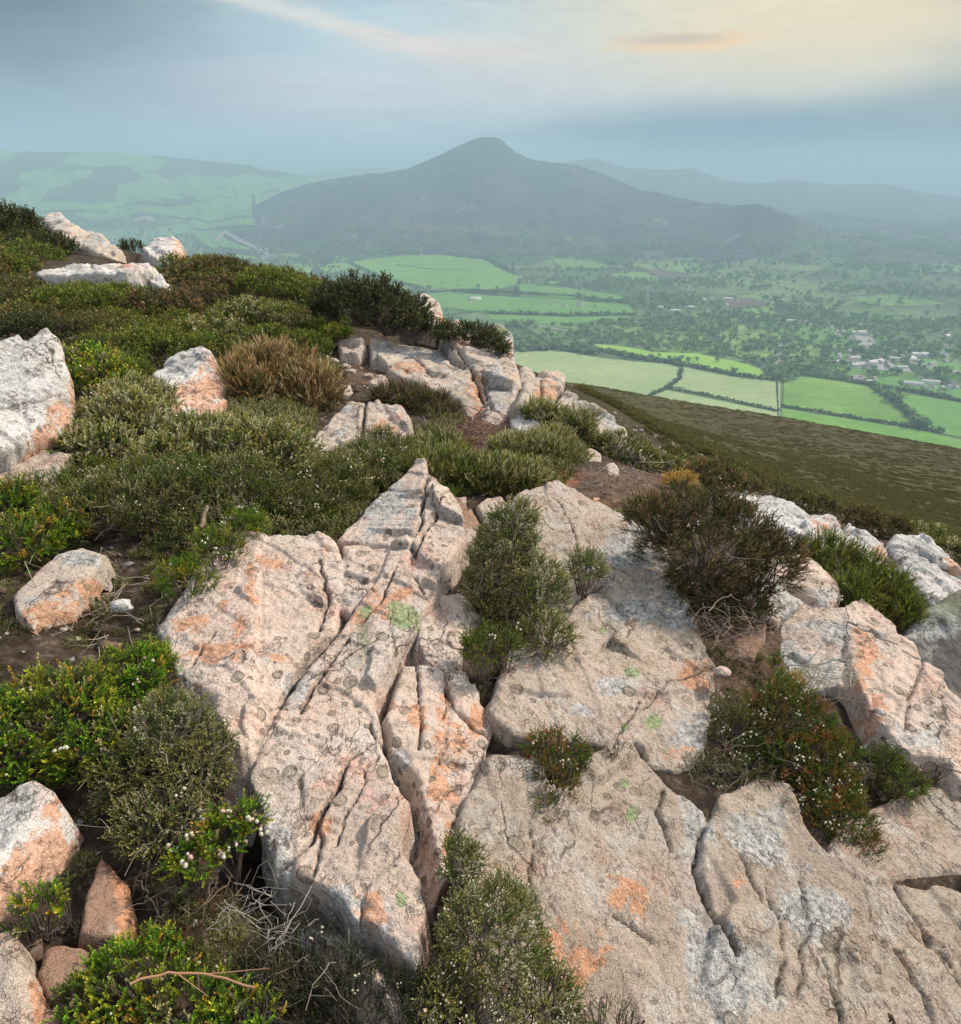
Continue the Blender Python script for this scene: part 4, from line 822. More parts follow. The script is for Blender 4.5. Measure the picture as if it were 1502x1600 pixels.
    if fl:
        nc = (fl+3)//4; ci = r.integers(0, len(P), nc); FP = np.repeat(P[ci]+Dn[ci]*Ls[ci][:, None]*.4, 4, 0)[:fl]+r.normal(0, L*.16, (fl, 3))
        V, F, Cc = flowers(FP, fsize, r, pink); tag(mk('flowers', V, F, MF, root, {'col': Cc}, loc=base), kind='stuff')
    return root
def twigs(label, cx, cy, rx, ry, n, ln=.18, rad=.0016, col=(.40,.34,.30), h=.05, curl=.35, t=None, name='dead_twigs', cat='dead twigs', dirv=None):
    NB[0] += 1; r = np.random.default_rng(500+NB[0]); paths, r0, r1, cl = [], [], [], []
    for k in range(n):
        a = r.uniform(0, 2*pi); q = math.sqrt(r.random()); px, py = cx+rx*q*cos(a), cy+ry*q*sin(a)
        if t: p = ray(px, py)*t
        else:
            p = ground_hit(px, py)
            if p is None: continue
        p = p+[0, 0, r.uniform(0, h)]
        d = r.normal(0, 1, 3)*[1, 1, .35] if dirv is None else np.array(dirv)+r.normal(0, .4, 3)
        d /= np.linalg.norm(d); l_ = ln*r.uniform(.4, 1.3); s = np.linspace(0, 1, 9)[:, None]; bd = r.normal(0, curl, 3)*l_
        pts = p+d*l_*(s-.5)+bd*np.sin(s*pi)+r.normal(0, .012*l_*3, (9, 3)); pts[:, 2] = np.maximum(pts[:, 2], (G(pts[:, 0], pts[:, 1]) if not t else -9)+.003)
        w_ = rad*r.uniform(.6, 1.6); c_ = np.array(col)*r.uniform(.45, 1.25)
        paths.append(pts); r0.append(w_); r1.append(w_*.4); cl.append(c_)
        for b in range(r.integers(0, 3)):
            i = r.integers(2, 7); dd = d+r.normal(0, .7, 3); dd /= np.linalg.norm(dd); s2 = np.linspace(0, 1, 5)[:, None]
            paths.append(pts[i]+dd*l_*.35*s2+r.normal(0, .02*l_, 3)*s2*s2); r0.append(w_*.6); r1.append(w_*.25); cl.append(c_)
    V, F, Cc = tubes(paths, r0, r1, cl, r); o = mk(name, V, F, MW, None, {'col': Cc}, loc=V.mean(0)); return tag(o, label, cat)
# foreground bushes
bush('large dark brown-green heather bush hanging over the tan slab on the right', [(1110,850,105,72),(1035,812,62,40),(1190,878,62,58),(1125,925,78,52),(1090,795,75,28),(1160,960,55,28)], 'brown', 'fine', .075, .36, .35, t=2.75, fl=60, stems=60, twigs=26)
bush('tall olive heather bush growing in the gap between the two biggest slabs', [(795,850,48,52),(835,925,55,62),(915,888,32,34,2.55),(855,995,42,42,2.3),(765,900,40,58),(805,806,38,26),(760,975,36,50)], 'pale', 'fine', .062, .38, .4, t=2.45, fl=24, stems=50, twigs=16)
bush('low green cushion of heather in the dark gap beside the split pink slab', [(752,1010,34,34,2.12),(790,1010,30,26,2.15)], 'green', 'fine', .05, .42, .4, fl=8)
bush('dense green heather full of cream buds at the bottom centre of the photo', [(770,1480,84,110,1.36),(722,1352,34,48,1.46),(845,1570,66,60,1.3),(700,1575,60,55,1.26),(770,1600,90,50,1.25)], 'pale', 'fine', .040, .36, .5, fl=420, fsize=.0042, stems=70, pink=.25)
bush('dark green heather at the bottom edge below the central slab', [(560,1570,80,45,1.26),(640,1560,50,40,1.25),(490,1560,50,45,1.24)], 'dark', 'thin', .042, .42, .45, fl=30, fsize=.0045, stems=60)
bush('sparse green shoots at the bottom edge on the wide cracked slab', [(945,1590,40,26,1.27),(985,1600,24,16,1.27)], 'olive', 'thin', .045, .6, .6, fl=6, stems=20)
bush('vivid yellow-green heather with white flowers at the left edge', [(85,1115,95,66),(200,1060,62,45),(20,1170,60,60),(160,1165,80,52),(240,1040,30,40)], 'bright', 'plump', .052, .36, .5, fl=46, fsize=.009, stems=40, pink=.15)
bush('sprawling olive heather with wiry twigs against the left of the central slab', [(272,1140,62,60,1.66),(300,1210,60,58,1.6),(215,1210,62,52,1.62),(250,1280,70,45,1.5),(330,1170,36,40,1.64)], 'pale', 'fine', .044, .38, .35, fl=26, fsize=.008, stems=120, twigs=40)
bush('fresh green heather sprig clump with creamy bells at the foot of the central slab', [(350,1300,44,32,1.45),(385,1275,30,26,1.47),(300,1345,40,26,1.4)], 'bright', 'plump', .042, .40, .4, fl=44, fsize=.0095, stems=18, pink=.2)
bush('bright green heather tuft in the bottom left corner area', [(215,1520,88,36,1.2),(150,1560,60,34,1.17),(300,1575,84,34,1.17),(230,1595,110,26,1.15),(380,1590,60,26,1.15)], 'bright', 'plump', .045, .38, .6, fl=6, fsize=.006, stems=50)
bush('thin yellow-green heather shoots between the tilted boulder and the corner rock', [(52,1420,36,42,1.27),(30,1440,30,24,1.25),(90,1400,22,24,1.3)], 'bright', 'plump', .045, .6, .6, fl=3, stems=26)
bush('dark heather shadowed by the lower end of the central slab', [(460,1505,70,40,1.28),(400,1530,50,40,1.24),(530,1520,36,40,1.24)], 'dark', 'thin', .045, .42, .5, fl=14, fsize=.006, stems=60, twigs=20)
bush('green heather with rows of white bells spilling over the pink slab on the right', [(1230,1120,66,46,2.18),(1275,1180,62,50,2.12),(1215,1180,50,50,2.1),(1290,1240,52,50,2.02)], 'rust', 'fine', .048, .38, .5, fl=190, fsize=.0065, stems=50, pink=.1, twigs=14)
bush('lower rusty green heather cushion filling the crack of the bottom right slab', [(1310,1290,56,50,1.92),(1335,1335,50,40,1.86),(1285,1300,36,46,1.92)], 'rust', 'fine', .045, .36, .5, fl=60, fsize=.0065, stems=40, pink=.3)
bush('greyish olive heather beside the left of the flowering heather on the right', [(1140,1150,42,60,2.14),(1115,1215,40,30,2.0),(1165,1215,44,30,2.02),(1090,1200,24,20,2.0)], 'olive', 'thin', .05, .40, .4, fl=50, fsize=.006, stems=60, twigs=40)
bush('small dark green heather in the crevice below the pale pink slab', [(1385,1190,26,26,2.08),(1410,1222,36,28,2.03)], 'green', 'fine', .048, .36, .5, fl=8, stems=24)
bush('small heather with pinkish flowers in the notch of the wide cracked slab', [(865,1170,50,28,1.88),(868,1215,36,44,1.82),(905,1185,22,20,1.88),(855,1265,26,26,1.74)], 'rust', 'fine', .045, .42, .45, fl=60, fsize=.006, stems=36, pink=.5, twigs=10)
bush('tiny brown sprig growing from the crack between the two tan slabs', [(968,1170,24,11,1.93)], 'brown', 'thin', .04, .6, .5, stems=10)
bush('bright green tussock with white flowers between the pink boulder and the grey-white ridge', [(1295,862,44,26,3.3),(1335,892,52,34,3.2),(1380,925,46,36,3.1),(1405,960,34,30,3.0),(1330,935,34,40,3.0)], 'green', 'grass', .10, .26, .65, fl=70, fsize=.011, stems=10, pink=.15, name='heather_tussock')
bush('red-leaved sprig beside the pale twigs on the right', [(1245,1062,14,12,2.3)], 'gold', 'fine', .03, .5, .4, stems=6)
bush('yellowish green sprig left of the red-leaved sprig', [(1222,1075,22,28,2.3),(1212,1035,12,18,2.4)], 'bright', 'fine', .04, .45, .5, stems=10)
# middle left mass
bush('pale-tipped olive heather bush in front of the white and orange rock', [(335,700,100,50),(420,705,75,46),(250,722,56,36)], 'pale', 'plump', .072, .36, .5, fl=50, fsize=.007, stems=50)
bush('silvery-tipped heather bush just right of the big white boulder', [(190,660,70,52),(215,625,55,36),(150,700,60,40)], 'pale', 'plump', .075, .36, .5, fl=20, stems=40, twigs=20)
bush('broad dark green heather sprawling over the left middle ground', [(250,775,110,58),(370,770,80,56),(150,800,80,50),(330,820,70,36)], 'olive', 'fine', .066, .34, .5, fl=90, fsize=.007, stems=60, twigs=20)
bush('yellow-green heather at the left edge above the flat cream stone', [(30,850,56,50),(80,830,50,40),(10,790,50,40)], 'bright', 'plump', .06, .42, .5, fl=6)
bush('dark heather below the flat pinkish slab at the left edge', [(60,775,70,30),(130,745,50,28)], 'green', 'fine', .066, .36, .5, fl=10)
bush('heather with pink and white bells above the top edge of the central slab', [(520,760,62,46),(580,735,50,38),(470,790,50,32)], 'olive', 'fine', .066, .36, .5, fl=90, fsize=.009, stems=40, pink=.5)
bush('olive heather right behind the tip of the central slab', [(600,705,50,34),(640,725,30,24),(560,715,36,24)], 'olive', 'fine', .068, .38, .5, fl=20)
bush('green heather with creamy flowers beside the upper left shoulder of the central slab', [(290,905,46,32,2.28),(340,855,44,30,2.45),(385,820,34,26,2.6)], 'bright', 'fine', .05, .42, .45, fl=60, fsize=.0075, stems=30, pink=.1)
bush('straw-coloured dead heather tuft right of the pale rock', [(425,590,72,44),(485,612,50,34),(385,605,40,34)], 'straw', 'grass', .17, .18, .6, stems=60, woodcol=(.30,.20,.12), name='heather_tuft', cat='heather tuft')
bush('tall dark heather bush with bare lower stems on the skyline', [(565,470,62,36,6.6),(610,488,56,34,6.5),(520,475,36,28,6.7),(650,508,36,24,6.3)], 'dark', 'far', .15, .34, .5, stems=130, woodcol=(.20,.17,.15))
bush('low dark brown heather draped over the cream outcrop on the ridge', [(725,522,48,17,6.0),(765,542,28,26,5.9),(700,522,24,13,6.1),(785,560,12,20,5.8)], 'dark', 'far', .10, .34, .4, stems=50)
bush('round green tuft at the foot of the skyline bush', [(524,520,22,12,6.3)], 'bright', 'far', .09, .35, .6)
bush('leafy green grass tuft below the cream outcrop', [(830,700,46,22),(862,690,30,22),(790,700,26,16)], 'pale', 'grass', .10, .2, .6, fl=8, name='heather_tussock')
bush('yellowish grass tuft at the corner of the jagged cream rocks', [(850,645,34,16,4.75),(905,662,26,22,4.5)], 'pale', 'grass', .12, .2, .6, name='heather_tussock')
bush('brownish heather behind the small pinkish rocks pair', [(625,618,44,22),(668,628,36,20),(700,640,22,14)], 'brown', 'fine', .10, .34, .5)
bush('mixed green heather in the dip left of the red soil', [(700,735,56,30),(760,745,44,28),(690,700,40,20),(800,745,40,24)], 'olive', 'grass', .12, .2, .6, fl=12, name='heather_tussock')
bush('low bright tuft behind the upper tip of the central slab', [(690,772,26,14,3.25)], 'bright', 'fine', .06, .4, .6)
bush('grey-green scrub on the ridge between the pale stones and the jagged rocks', [(965,700,46,24,4.6),(1000,718,30,20,4.5),(925,688,26,18,4.6)], 'olive', 'far', .09, .36, .5, twigs=20)
bush('golden dry tuft behind the dark bush on the ridge', [(1062,747,26,10,3.9)], 'gold', 'fine', .06, .4, .6)
bush('dark green scrub right of the golden dry tuft', [(1115,745,40,22,4.4),(1160,762,36,18,4.4)], 'brown', 'far', .10, .34, .5)
bush('small olive scrub left of the golden dry tuft', [(1045,728,26,16,4.6)], 'olive', 'far', .09, .36, .5)
bush('scrubby heather along the moor side of the grey-white ridge, nearest the dark bush', [(1215,772,44,14,5.0),(1270,790,40,16,5.0)], 'moor', 'far', .10, .36, .5)
bush('scrubby heather along the moor side of the grey-white ridge, middle clump', [(1335,808,44,14,5.2),(1385,822,36,14,5.2)], 'brown', 'far', .10, .36, .5)
bush('scrubby heather along the moor side of the grey-white ridge, at the right edge', [(1440,836,44,13,5.2),(1490,862,36,16,5.0)], 'olive', 'far', .10, .36, .5, fl=20, fsize=.01)
bush('dark heather hummock on the skyline at the far left edge', [(5,348,52,24,11),(-60,340,60,36,11),(55,385,60,20,10.3)], 'dark', 'far', .2, .34, .5)
bush('dark juniper-like shrub behind the white block on the skyline', [(208,385,20,9,10.4)], 'dark', 'far', .13, .4, .5)
bush('olive heather hummock on the skyline right of the white block', [(340,420,46,16,8.8),(300,425,30,14,9)], 'brown', 'far', .16, .36, .5)
bush('green heather hummock on the skyline before the tall dark bush', [(425,440,50,20,8),(470,455,36,18,7.8)], 'green', 'far', .16, .36, .5)
bush('brown heather patch in front of the long white slab', [(250,480,60,26),(310,470,50,24)], 'brown', 'far', .13, .34, .5, twigs=20)
bush('green heather just below the long white slab', [(120,475,70,24),(190,462,40,14)], 'green', 'far', .13, .34, .5, fl=10)
bush('straw-tinged heather on the slope below the skyline hummocks', [(390,495,60,26),(330,520,50,24)], 'olive', 'far', .12, .34, .5, twigs=16)
bush('dark green heather behind the pale rock with the orange side', [(240,545,80,26),(330,545,50,22)], 'green', 'far', .11, .34, .5, fl=16, twigs=14)
bush('green heather between the white boulder and the pale rock', [(160,590,46,36),(130,560,30,24)], 'bright', 'far', .10, .34, .5, fl=16)
bush('dark heather directly behind the big white boulder', [(40,510,50,16,5.2),(90,515,36,14,5.2)], 'dark', 'far', .11, .34, .5, fl=12)
bush('green heather tuft right of the straw-coloured tuft, at the foot of the outcrop', [(470,540,44,20),(420,530,40,18)], 'green', 'far', .11, .34, .5)
# dead twigs
twigs('tangle of pale bare twigs on the red soil', 960, 752, 80, 18, 50, .2, .0017, (.32,.26,.23))
twigs('reddish brown dead bracken litter in the hollow behind the central slab', 735, 690, 50, 30, 110, .22, .0022, (.20,.11,.09))
twigs('pinkish brown dead twigs lying between the tan slab and the pale pink slab', 1140, 1045, 56, 70, 80, .11, .0009, (.24,.17,.135), h=.05)
twigs('fan of pale dry grass stems against the grey rock on the right', 1275, 1060, 46, 16, 50, .2, .0012, (.55,.52,.44), t=2.32, dirv=(1, .2, .1))
twigs('silvery bare heather branches at the lower end of the central slab', 425, 1450, 50, 42, 34, .075, .0008, (.34,.31,.28), t=1.27, curl=.6)
twigs('curled dry heather stems in the shade of the bottom left peat', 280, 1400, 110, 50, 36, .10, .0012, (.22,.17,.13), h=.04)
twigs('thin pale roots crossing the dark peat left of the central slab', 170, 950, 110, 60, 34, .24, .0013, (.45,.38,.30), h=.02)
twigs('wiry stems lying in the dark crevice at the right edge', 1440, 1225, 60, 26, 60, .16, .0016, (.16,.12,.10), h=.03)
twigs('bare brown twigs at the foot of the dark heather bush', 1130, 990, 55, 30, 50, .13, .0013, (.32,.24,.19), t=2.45)
r = np.random.default_rng(5); s = np.linspace(0, 1, 14)[:, None]
pa = ray(205, 1536)*1.12; pb = ray(300, 1520)*1.14; pc = ray(400, 1545)*1.12
pts = (pa*(1-s)**2+2*(pb*2-(pa+pc)/2)*s*(1-s)+pc*s*s)+r.normal(0, .0012, (14, 3))
V, F, Cc = tubes([pts, pts[8]+(ray(430,1512)*1.13-pts[8])*s[:7]*2, pts[5]+(ray(330,1560)*1.1-pts[5])*s[:7]*2], [.0028, .0014, .0012], [.0018, .0005, .0005], [(.40,.22,.13)]*3, r)
tag(mk('fallen_branch', V, F, MW, None, {'col': Cc}, loc=V.mean(0)), 'peeled reddish branch lying across the green heather at the bottom left', 'branch')
s = np.linspace(0, 1, 8)[:, None]; pa = ray(316, 822)*2.5; pb = ray(323, 790)*2.53
V, F, Cc = tubes([pa+(pb-pa)*s+r.normal(0, .003, (8, 3))], [.012], [.006], [(.22,.17,.12)], r)
tag(mk('bare_stub', V, F, MW, None, {'col': Cc}, loc=V.mean(0)), 'short bare upright stem stub in the dark green heather', 'stem')
# pebbles
ico = []
def pebble(label, px, py, rad, col, t=None, group=None):
    NB[0] += 1; r = np.random.default_rng(900+NB[0]); g = ground_hit(px, py) if t is None else ray(px, py)*t
    n = 12; th, ph = np.meshgrid(np.linspace(0, pi, n), np.linspace(0, 2*pi, n+1)[:-1], indexing='ij'); d = np.stack([np.sin(th)*np.cos(ph), np.sin(th)*np.sin(ph), np.cos(th)], -1).reshape(-1, 3)
    dq = d+.0; V = d*(1+.35*gnoise(dq*1.7+NB[0])+.12*gnoise(dq*5))[:, None]*np.array([1, .8, .55])*rad+g+[0, 0, rad*.2]
    F = [(i*n+j, i*n+(j+1) % n, (i+1)*n+(j+1) % n, (i+1)*n+j) for i in range(n-1) for j in range(n)]
    z = np.zeros(len(V)); o = mk('stone', V, F, RM[col], None, {k: z for k in ('orange', 'grey', 'lime', 'mossy', 'deep')}, loc=g); return tag(o, label, 'stone', group)
for px, py in [(505,560),(515,553),(522,566),(540,575),(560,568),(548,583),(575,590),(497,566),(530,590)]:
    pebble('small pale stone in the gravelly patch at the left end of the cream outcrop', px, py, rng.uniform(.03, .055), 'cream', group='small stones beside the cream outcrop')
for px, py in [(150,985),(232,905),(60,1010),(215,985),(120,1000),(260,930),(100,985)]:
    pebble('pebble scattered on the dark peat left of the central slab', px, py, rng.uniform(.006, .013), 'cream', group='pebbles on the dark peat')
pebble('small rounded whitish stone standing on the dark peat', 190, 950, .034, 'white', 2.1)
pebble('pinkish stone wedged at the right corner of the tan slab', 1128, 1052, .028, 'pink', 2.25)
for px, py, rr_ in [(1192,1003,.3),(1145,680,.5)]: pass
# ------------------------------------------------------------------ heather carpet (uncountable)
def in_rocks(px, py, grow=1.0):
    Q = np.stack([px, py], -1); hit = np.zeros(len(Q), bool)
    for R_ in ROCKS:
        for p in R_['polys']:
            p = np.array(p, float); hit |= poly_sd(Q, p) > -(17 if p[:, 1].mean() < 760 else 8)*grow
    return hit
# the hillside sinks a little under every rock so that no soil shows through a slab
me = bpy.data.objects['hillside'].data; co = np.empty(len(me.vertices)*3, np.float32); me.vertices.foreach_get('co', co); co = co.reshape(-1, 3)
rr_ = np.hypot(co[:, 0], co[:, 1]); sel = np.where(rr_ < 14)[0]; pq = topix(co[sel]); vis = pq[:, 2] > .2; sel = sel[vis]; pq = pq[vis]; dz = np.zeros(len(sel))
for R_ in ROCKS:
    for p in R_['polys']: dz = np.maximum(dz, np.clip(poly_sd(pq[:, :2], np.array(p, float))*pq[:, 2]/FPX*1.2, 0, .16))
co[sel, 2] -= dz; me.vertices.foreach_set('co', co.ravel()); me.update()
tufts = []
tc_ = bpy.data.collections.new('heather_tufts')
def tuft(i, pal, kind, L, rad, h, dens, fl=0):
    r = np.random.default_rng(2000+i); P, D = dome_points([((0, 0, 0), (rad, rad, h))], L*dens, r, lo=-.05, deepfrac=.3)
    D = D*.5+np.array([0, 0, .5])+r.normal(0, .25, P.shape); Ls = L*r.uniform(.65, 1.25, len(P)); Dn = D/np.linalg.norm(D, axis=1)[:, None]
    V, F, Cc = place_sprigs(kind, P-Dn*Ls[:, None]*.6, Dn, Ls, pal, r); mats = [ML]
    o = mk('tuft_%02d' % i, V, F, mats, None, {'col': Cc}, smoothf=False, link=False); tc_.objects.link(o); return o
TS = [('olive','fine',.075,.16,.12,.40),('pale','fine',.075,.16,.12,.40),('brown','fine',.08,.16,.12,.42),('pale','plump',.075,.15,.11,.45),('dark','far',.09,.18,.13,.36),('green','far',.09,.18,.13,.36),('moor','far',.11,.20,.12,.38),('brown','far',.11,.20,.12,.38),('straw','grass',.12,.12,.10,.35)]
for i, a in enumerate(TS): tuft(i, *a)
def scatter(name, label_kind, pts, idx, rot, scl):
    me = bpy.data.meshes.new(name); me.vertices.add(len(pts)); me.vertices.foreach_set('co', np.asarray(pts, np.float32).ravel())
    for nm, ty, arr in (('idx', 'INT', idx), ('scl', 'FLOAT', scl)):
        a = me.attributes.new(nm, ty, 'POINT'); a.data.foreach_set('value', np.asarray(arr, np.int32 if ty == 'INT' else np.float32))
    a = me.attributes.new('rot', 'FLOAT_VECTOR', 'POINT'); a.data.foreach_set('vector', np.asarray(rot, np.float32).ravel())
    o = bpy.data.objects.new(name, me); C.objects.link(o); tag(o, kind='stuff')
    ng = bpy.data.node_groups.new(name, 'GeometryNodeTree'); ng.interface.new_socket('Geometry', in_out='INPUT', socket_type='NodeSocketGeometry'); ng.interface.new_socket('Geometry', in_out='OUTPUT', socket_type='NodeSocketGeometry')
    gi = ng.nodes.new('NodeGroupInput'); go = ng.nodes.new('NodeGroupOutput'); ip = ng.nodes.new('GeometryNodeInstanceOnPoints'); ci = ng.nodes.new('GeometryNodeCollectionInfo')
    ci.inputs['Collection'].default_value = tc_; ci.inputs['Separate Children'].default_value = True; ci.inputs['Reset Children'].default_value = True
    def na_(nm, ty):
        n = ng.nodes.new('GeometryNodeInputNamedAttribute'); n.data_type = ty; n.inputs[0].default_value = nm; return n.outputs[0]
    L = ng.links.new; L(gi.outputs[0], ip.inputs['Points']); L(ci.outputs[0], ip.inputs['Instance']); ip.inputs['Pick Instance'].default_value = True
    L(na_('idx', 'INT'), ip.inputs['Instance Index']); L(na_('rot', 'FLOAT_VECTOR'), ip.inputs['Rotation']); L(na_('scl', 'FLOAT'), ip.inputs['Scale']); L(ip.outputs[0], go.inputs[0])
    md = o.modifiers.new('scatter', 'NODES'); md.node_group = ng; return o
r = np.random.default_rng(77); PT, IX, SC = [], [], []
for (ra, rb, sp_, s0) in [(2.0, 5.0, .14, .75), (5.0, 9.0, .19, 1.0), (9.0, 17.0, .30, 1.6)]:
    A_ = radians(118)*(rb*rb-ra*ra)/2; n = int(A_/sp_**2); rad_ = np.sqrt(r.uniform(ra*ra, rb*rb, n)); a = r.uniform(radians(-66), radians(52), n)
    x, y = rad_*np.sin(a), rad_*np.cos(a); z = G(x, y); p = topix(np.stack([x, y, z], -1)); px, py = p[:, 0], p[:, 1]
    ok = ~in_rocks(px, py)
    ok &= ~((px > 640) & (py > 785)) & ~((px < 640) & (py > 870)) & ~((px > 20) & (px < 260) & (py > 855))
    ok &= ~(((px-955)/105)**2+((py-762)/34)**2 < 1) & ~(((px-735)/52)**2+((py-690)/36)**2 < 1) & ~(((px-540)/50)**2+((py-572)/20)**2 < 1)
    x, y, z, px, py, rad_ = (q[ok] for q in (x, y, z, px, py, rad_))
    nz = fbm(np.stack([x*.7, y*.7, x*0+3], -1), 3)+r.normal(0, .16, len(x)); moor = (np.degrees(np.arctan2(x, y)) > 2) & (rad_ > 5.3)
    near = rad_ < 5; lev = np.digitize(nz, [-.28, -.08, .12, .3])
    ix = np.where(near, np.array([2, 1, 0, 1, 3])[lev], np.array([4, 7, 5, 6, 7])[lev]); ix = np.where(moor, np.array([7, 7, 6, 6, 6])[lev], ix)
    ix = np.where((r.random(len(x)) < .02) & ~moor, 8, ix)
    PT.append(np.stack([x, y, z-.03], -1)); IX.append(ix); SC.append(s0*r.uniform(.6, 1.2, len(x))*np.where(moor, .42, 1))
# stone chips and grit lying on the bare peat
ch_ = bpy.data.collections.new('chips')
for i in range(4):
    q = np.array([[-1,-1,-1],[1,-1,-1],[1,1,-1],[-1,1,-1],[-1,-1,1],[1,-1,1],[1,1,1],[-1,1,1]], float)*[1, .7, .4]+r.normal(0, .22, (8, 3)); z8 = np.zeros(8)
    o = mk('chip', q, [(0,3,2,1),(4,5,6,7),(0,1,5,4),(1,2,6,5),(2,3,7,6),(3,0,4,7)], RM[['cream','white','brown','tan'][i]], None, {k: z8 for k in ('orange','grey','lime','mossy','deep')}, link=False, smoothf=False); ch_.objects.link(o)
n = 5200; cr_ = np.sqrt(r.uniform(.7**2, 6.5**2, n)); ca = r.uniform(radians(-50), radians(50), n); cx_, cy_ = cr_*np.sin(ca), cr_*np.cos(ca); cz_ = G(cx_, cy_)
ok = ~in_rocks(*topix(np.stack([cx_, cy_, cz_], -1))[:, :2].T, grow=.1); cx_, cy_, cz_, cr_ = cx_[ok], cy_[ok], cz_[ok], cr_[ok]
_t = tc_; tc_ = ch_; cz_ = cz_+.03*fbm(np.stack([cx_*2.2, cy_*2.2, cx_*0], -1), 4)+.012*fbm(np.stack([cx_*9, cy_*9, cx_*0+3], -1), 3)
scatter('stone_chips', None, np.stack([cx_, cy_, cz_+.002], -1), r.integers(0, 4, len(cx_)), r.uniform(-.5, 6, (len(cx_), 3))*[.12, .12, 1], r.lognormal(math.log(.0034), .55, len(cx_))*(1+cr_/6)); tc_ = _t
# moor slope: ever sparser and coarser tufts away from the ridge
n = 3600; rad_ = np.sqrt(r.uniform(.7**2, 3.4**2, n)); a = r.uniform(radians(-50), radians(50), n); x, y = rad_*np.sin(a), rad_*np.cos(a); z = G(x, y)
pq_ = topix(np.stack([x, y, z], -1)); ok = ~in_rocks(pq_[:, 0], pq_[:, 1], grow=.15) & ~(((pq_[:, 0]-918)/80)**2+((pq_[:, 1]-766)/28)**2 < 1) & (r.random(n) < .35+.5*(gnoise(np.stack([x*3, y*3, x*0], -1)) > 0)); x, y, z, rad_ = x[ok], y[ok], z[ok], rad_[ok]
PT.append(np.stack([x, y, z-.012], -1)); IX.append(r.choice([0, 1, 1, 2, 2, 3], len(x))); SC.append(r.uniform(.10, .28, len(x)))
n = 30000; rad_ = np.exp(r.uniform(math.log(6.5), math.log(135), n)); a = r.uniform(radians(3), radians(56), n); x, y = rad_*np.sin(a), rad_*np.cos(a); z = G(x, y)
ok = ~in_rocks(*topix(np.stack([x, y, z], -1))[:, :2].T); x, y, z, rad_ = x[ok], y[ok], z[ok], rad_[ok]
PT.append(np.stack([x, y, z-.03*rad_/10], -1)); IX.append(r.choice([6, 6, 6, 7], len(x))); SC.append((.32+rad_/50)*r.uniform(.6, 1.2, len(x)))
PT, IX, SC = np.concatenate(PT), np.concatenate(IX), np.concatenate(SC)
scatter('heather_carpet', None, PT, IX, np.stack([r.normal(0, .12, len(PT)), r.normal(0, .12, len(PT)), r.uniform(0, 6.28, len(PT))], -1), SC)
# ------------------------------------------------------------------ the valley: fields, hedges, trees, houses, roads, pylons
import bmesh
from mathutils.bvhtree import BVHTree
from mathutils import Vector
from mathutils.geometry import tessellate_polygon
_vs, _fs, _o = [], [], 0
for nm in ('valley', 'mountain', 'hills', 'foothills'):
    me = bpy.data.objects[nm].data; a = np.empty(len(me.vertices)*3, np.float32); me.vertices.foreach_get('co', a); a = a.reshape(-1, 3)
    f = np.empty(len(me.loops), np.int32); me.loops.foreach_get('vertex_index', f); _vs.append(a); _fs.append(f.reshape(-1, 4)+_o); _o += len(a)
_v = np.concatenate(_vs); _f = np.concatenate(_fs); LAND = BVHTree.FromPolygons(_v.tolist(), _f.tolist())
def vhit(px, py):
    d = ray(px, py); h = LAND.ray_cast(Vector(d*300), Vector(d).normalized(), 20000); return np.array(h[0]) if h[0] is not None else None
def vz(x, y):
    h = LAND.ray_cast(Vector((x, y, 900)), Vector((0, 0, -1)), 3000); return h[0].z if h[0] is not None else -243.
def field_mat(name, a, b, rowdir=.4, streak=.25):
    m, nt, bs = mat_new(name, 1.0); o = objc(nt)
    n = noise(nt, o, .012, 5, .6); c = ramp(nt, n, [(.35, a), (.65, b)])
    s = noise(nt, mapping(nt, o, (.02, .35, 0), (0, 0, rowdir)), 1, 3, .5); c = mix(nt, 1.0, c, ramp(nt, s, [(.3, (1-streak,)*3), (.7, (1+streak*.5,)*3)]), 'MULTIPLY')
    g = noise(nt, o, .12, 4, .7); c = mix(nt, 1.0, c, ramp(nt, g, [(.3, (.82,.82,.82)), (.7, (1.12,1.12,1.12))]), 'MULTIPLY')
    nt.links.new(c, bs.inputs['Base Color']); return m
FM = {'pale': field_mat('pale_pasture', (.27,.36,.16), (.34,.43,.20), .3, .14), 'bright': field_mat('bright_grass', (.12,.28,.04), (.17,.34,.05), .25, .2),
      'rough': field_mat('rough_grass', (.12,.26,.035), (.20,.36,.06), .3, .35), 'mid': field_mat('meadow', (.10,.25,.05), (.14,.30,.06), .4, .15),
      'lime': field_mat('lime_grass', (.22,.42,.06), (.28,.48,.08), .2, .12), 'grey': field_mat('pale_yard', (.26,.26,.25), (.40,.40,.39), .4, .5), 'heath': field_mat('brown_heath', (.09,.075,.06), (.13,.11,.08), .4, .3)}
FPOLY = []
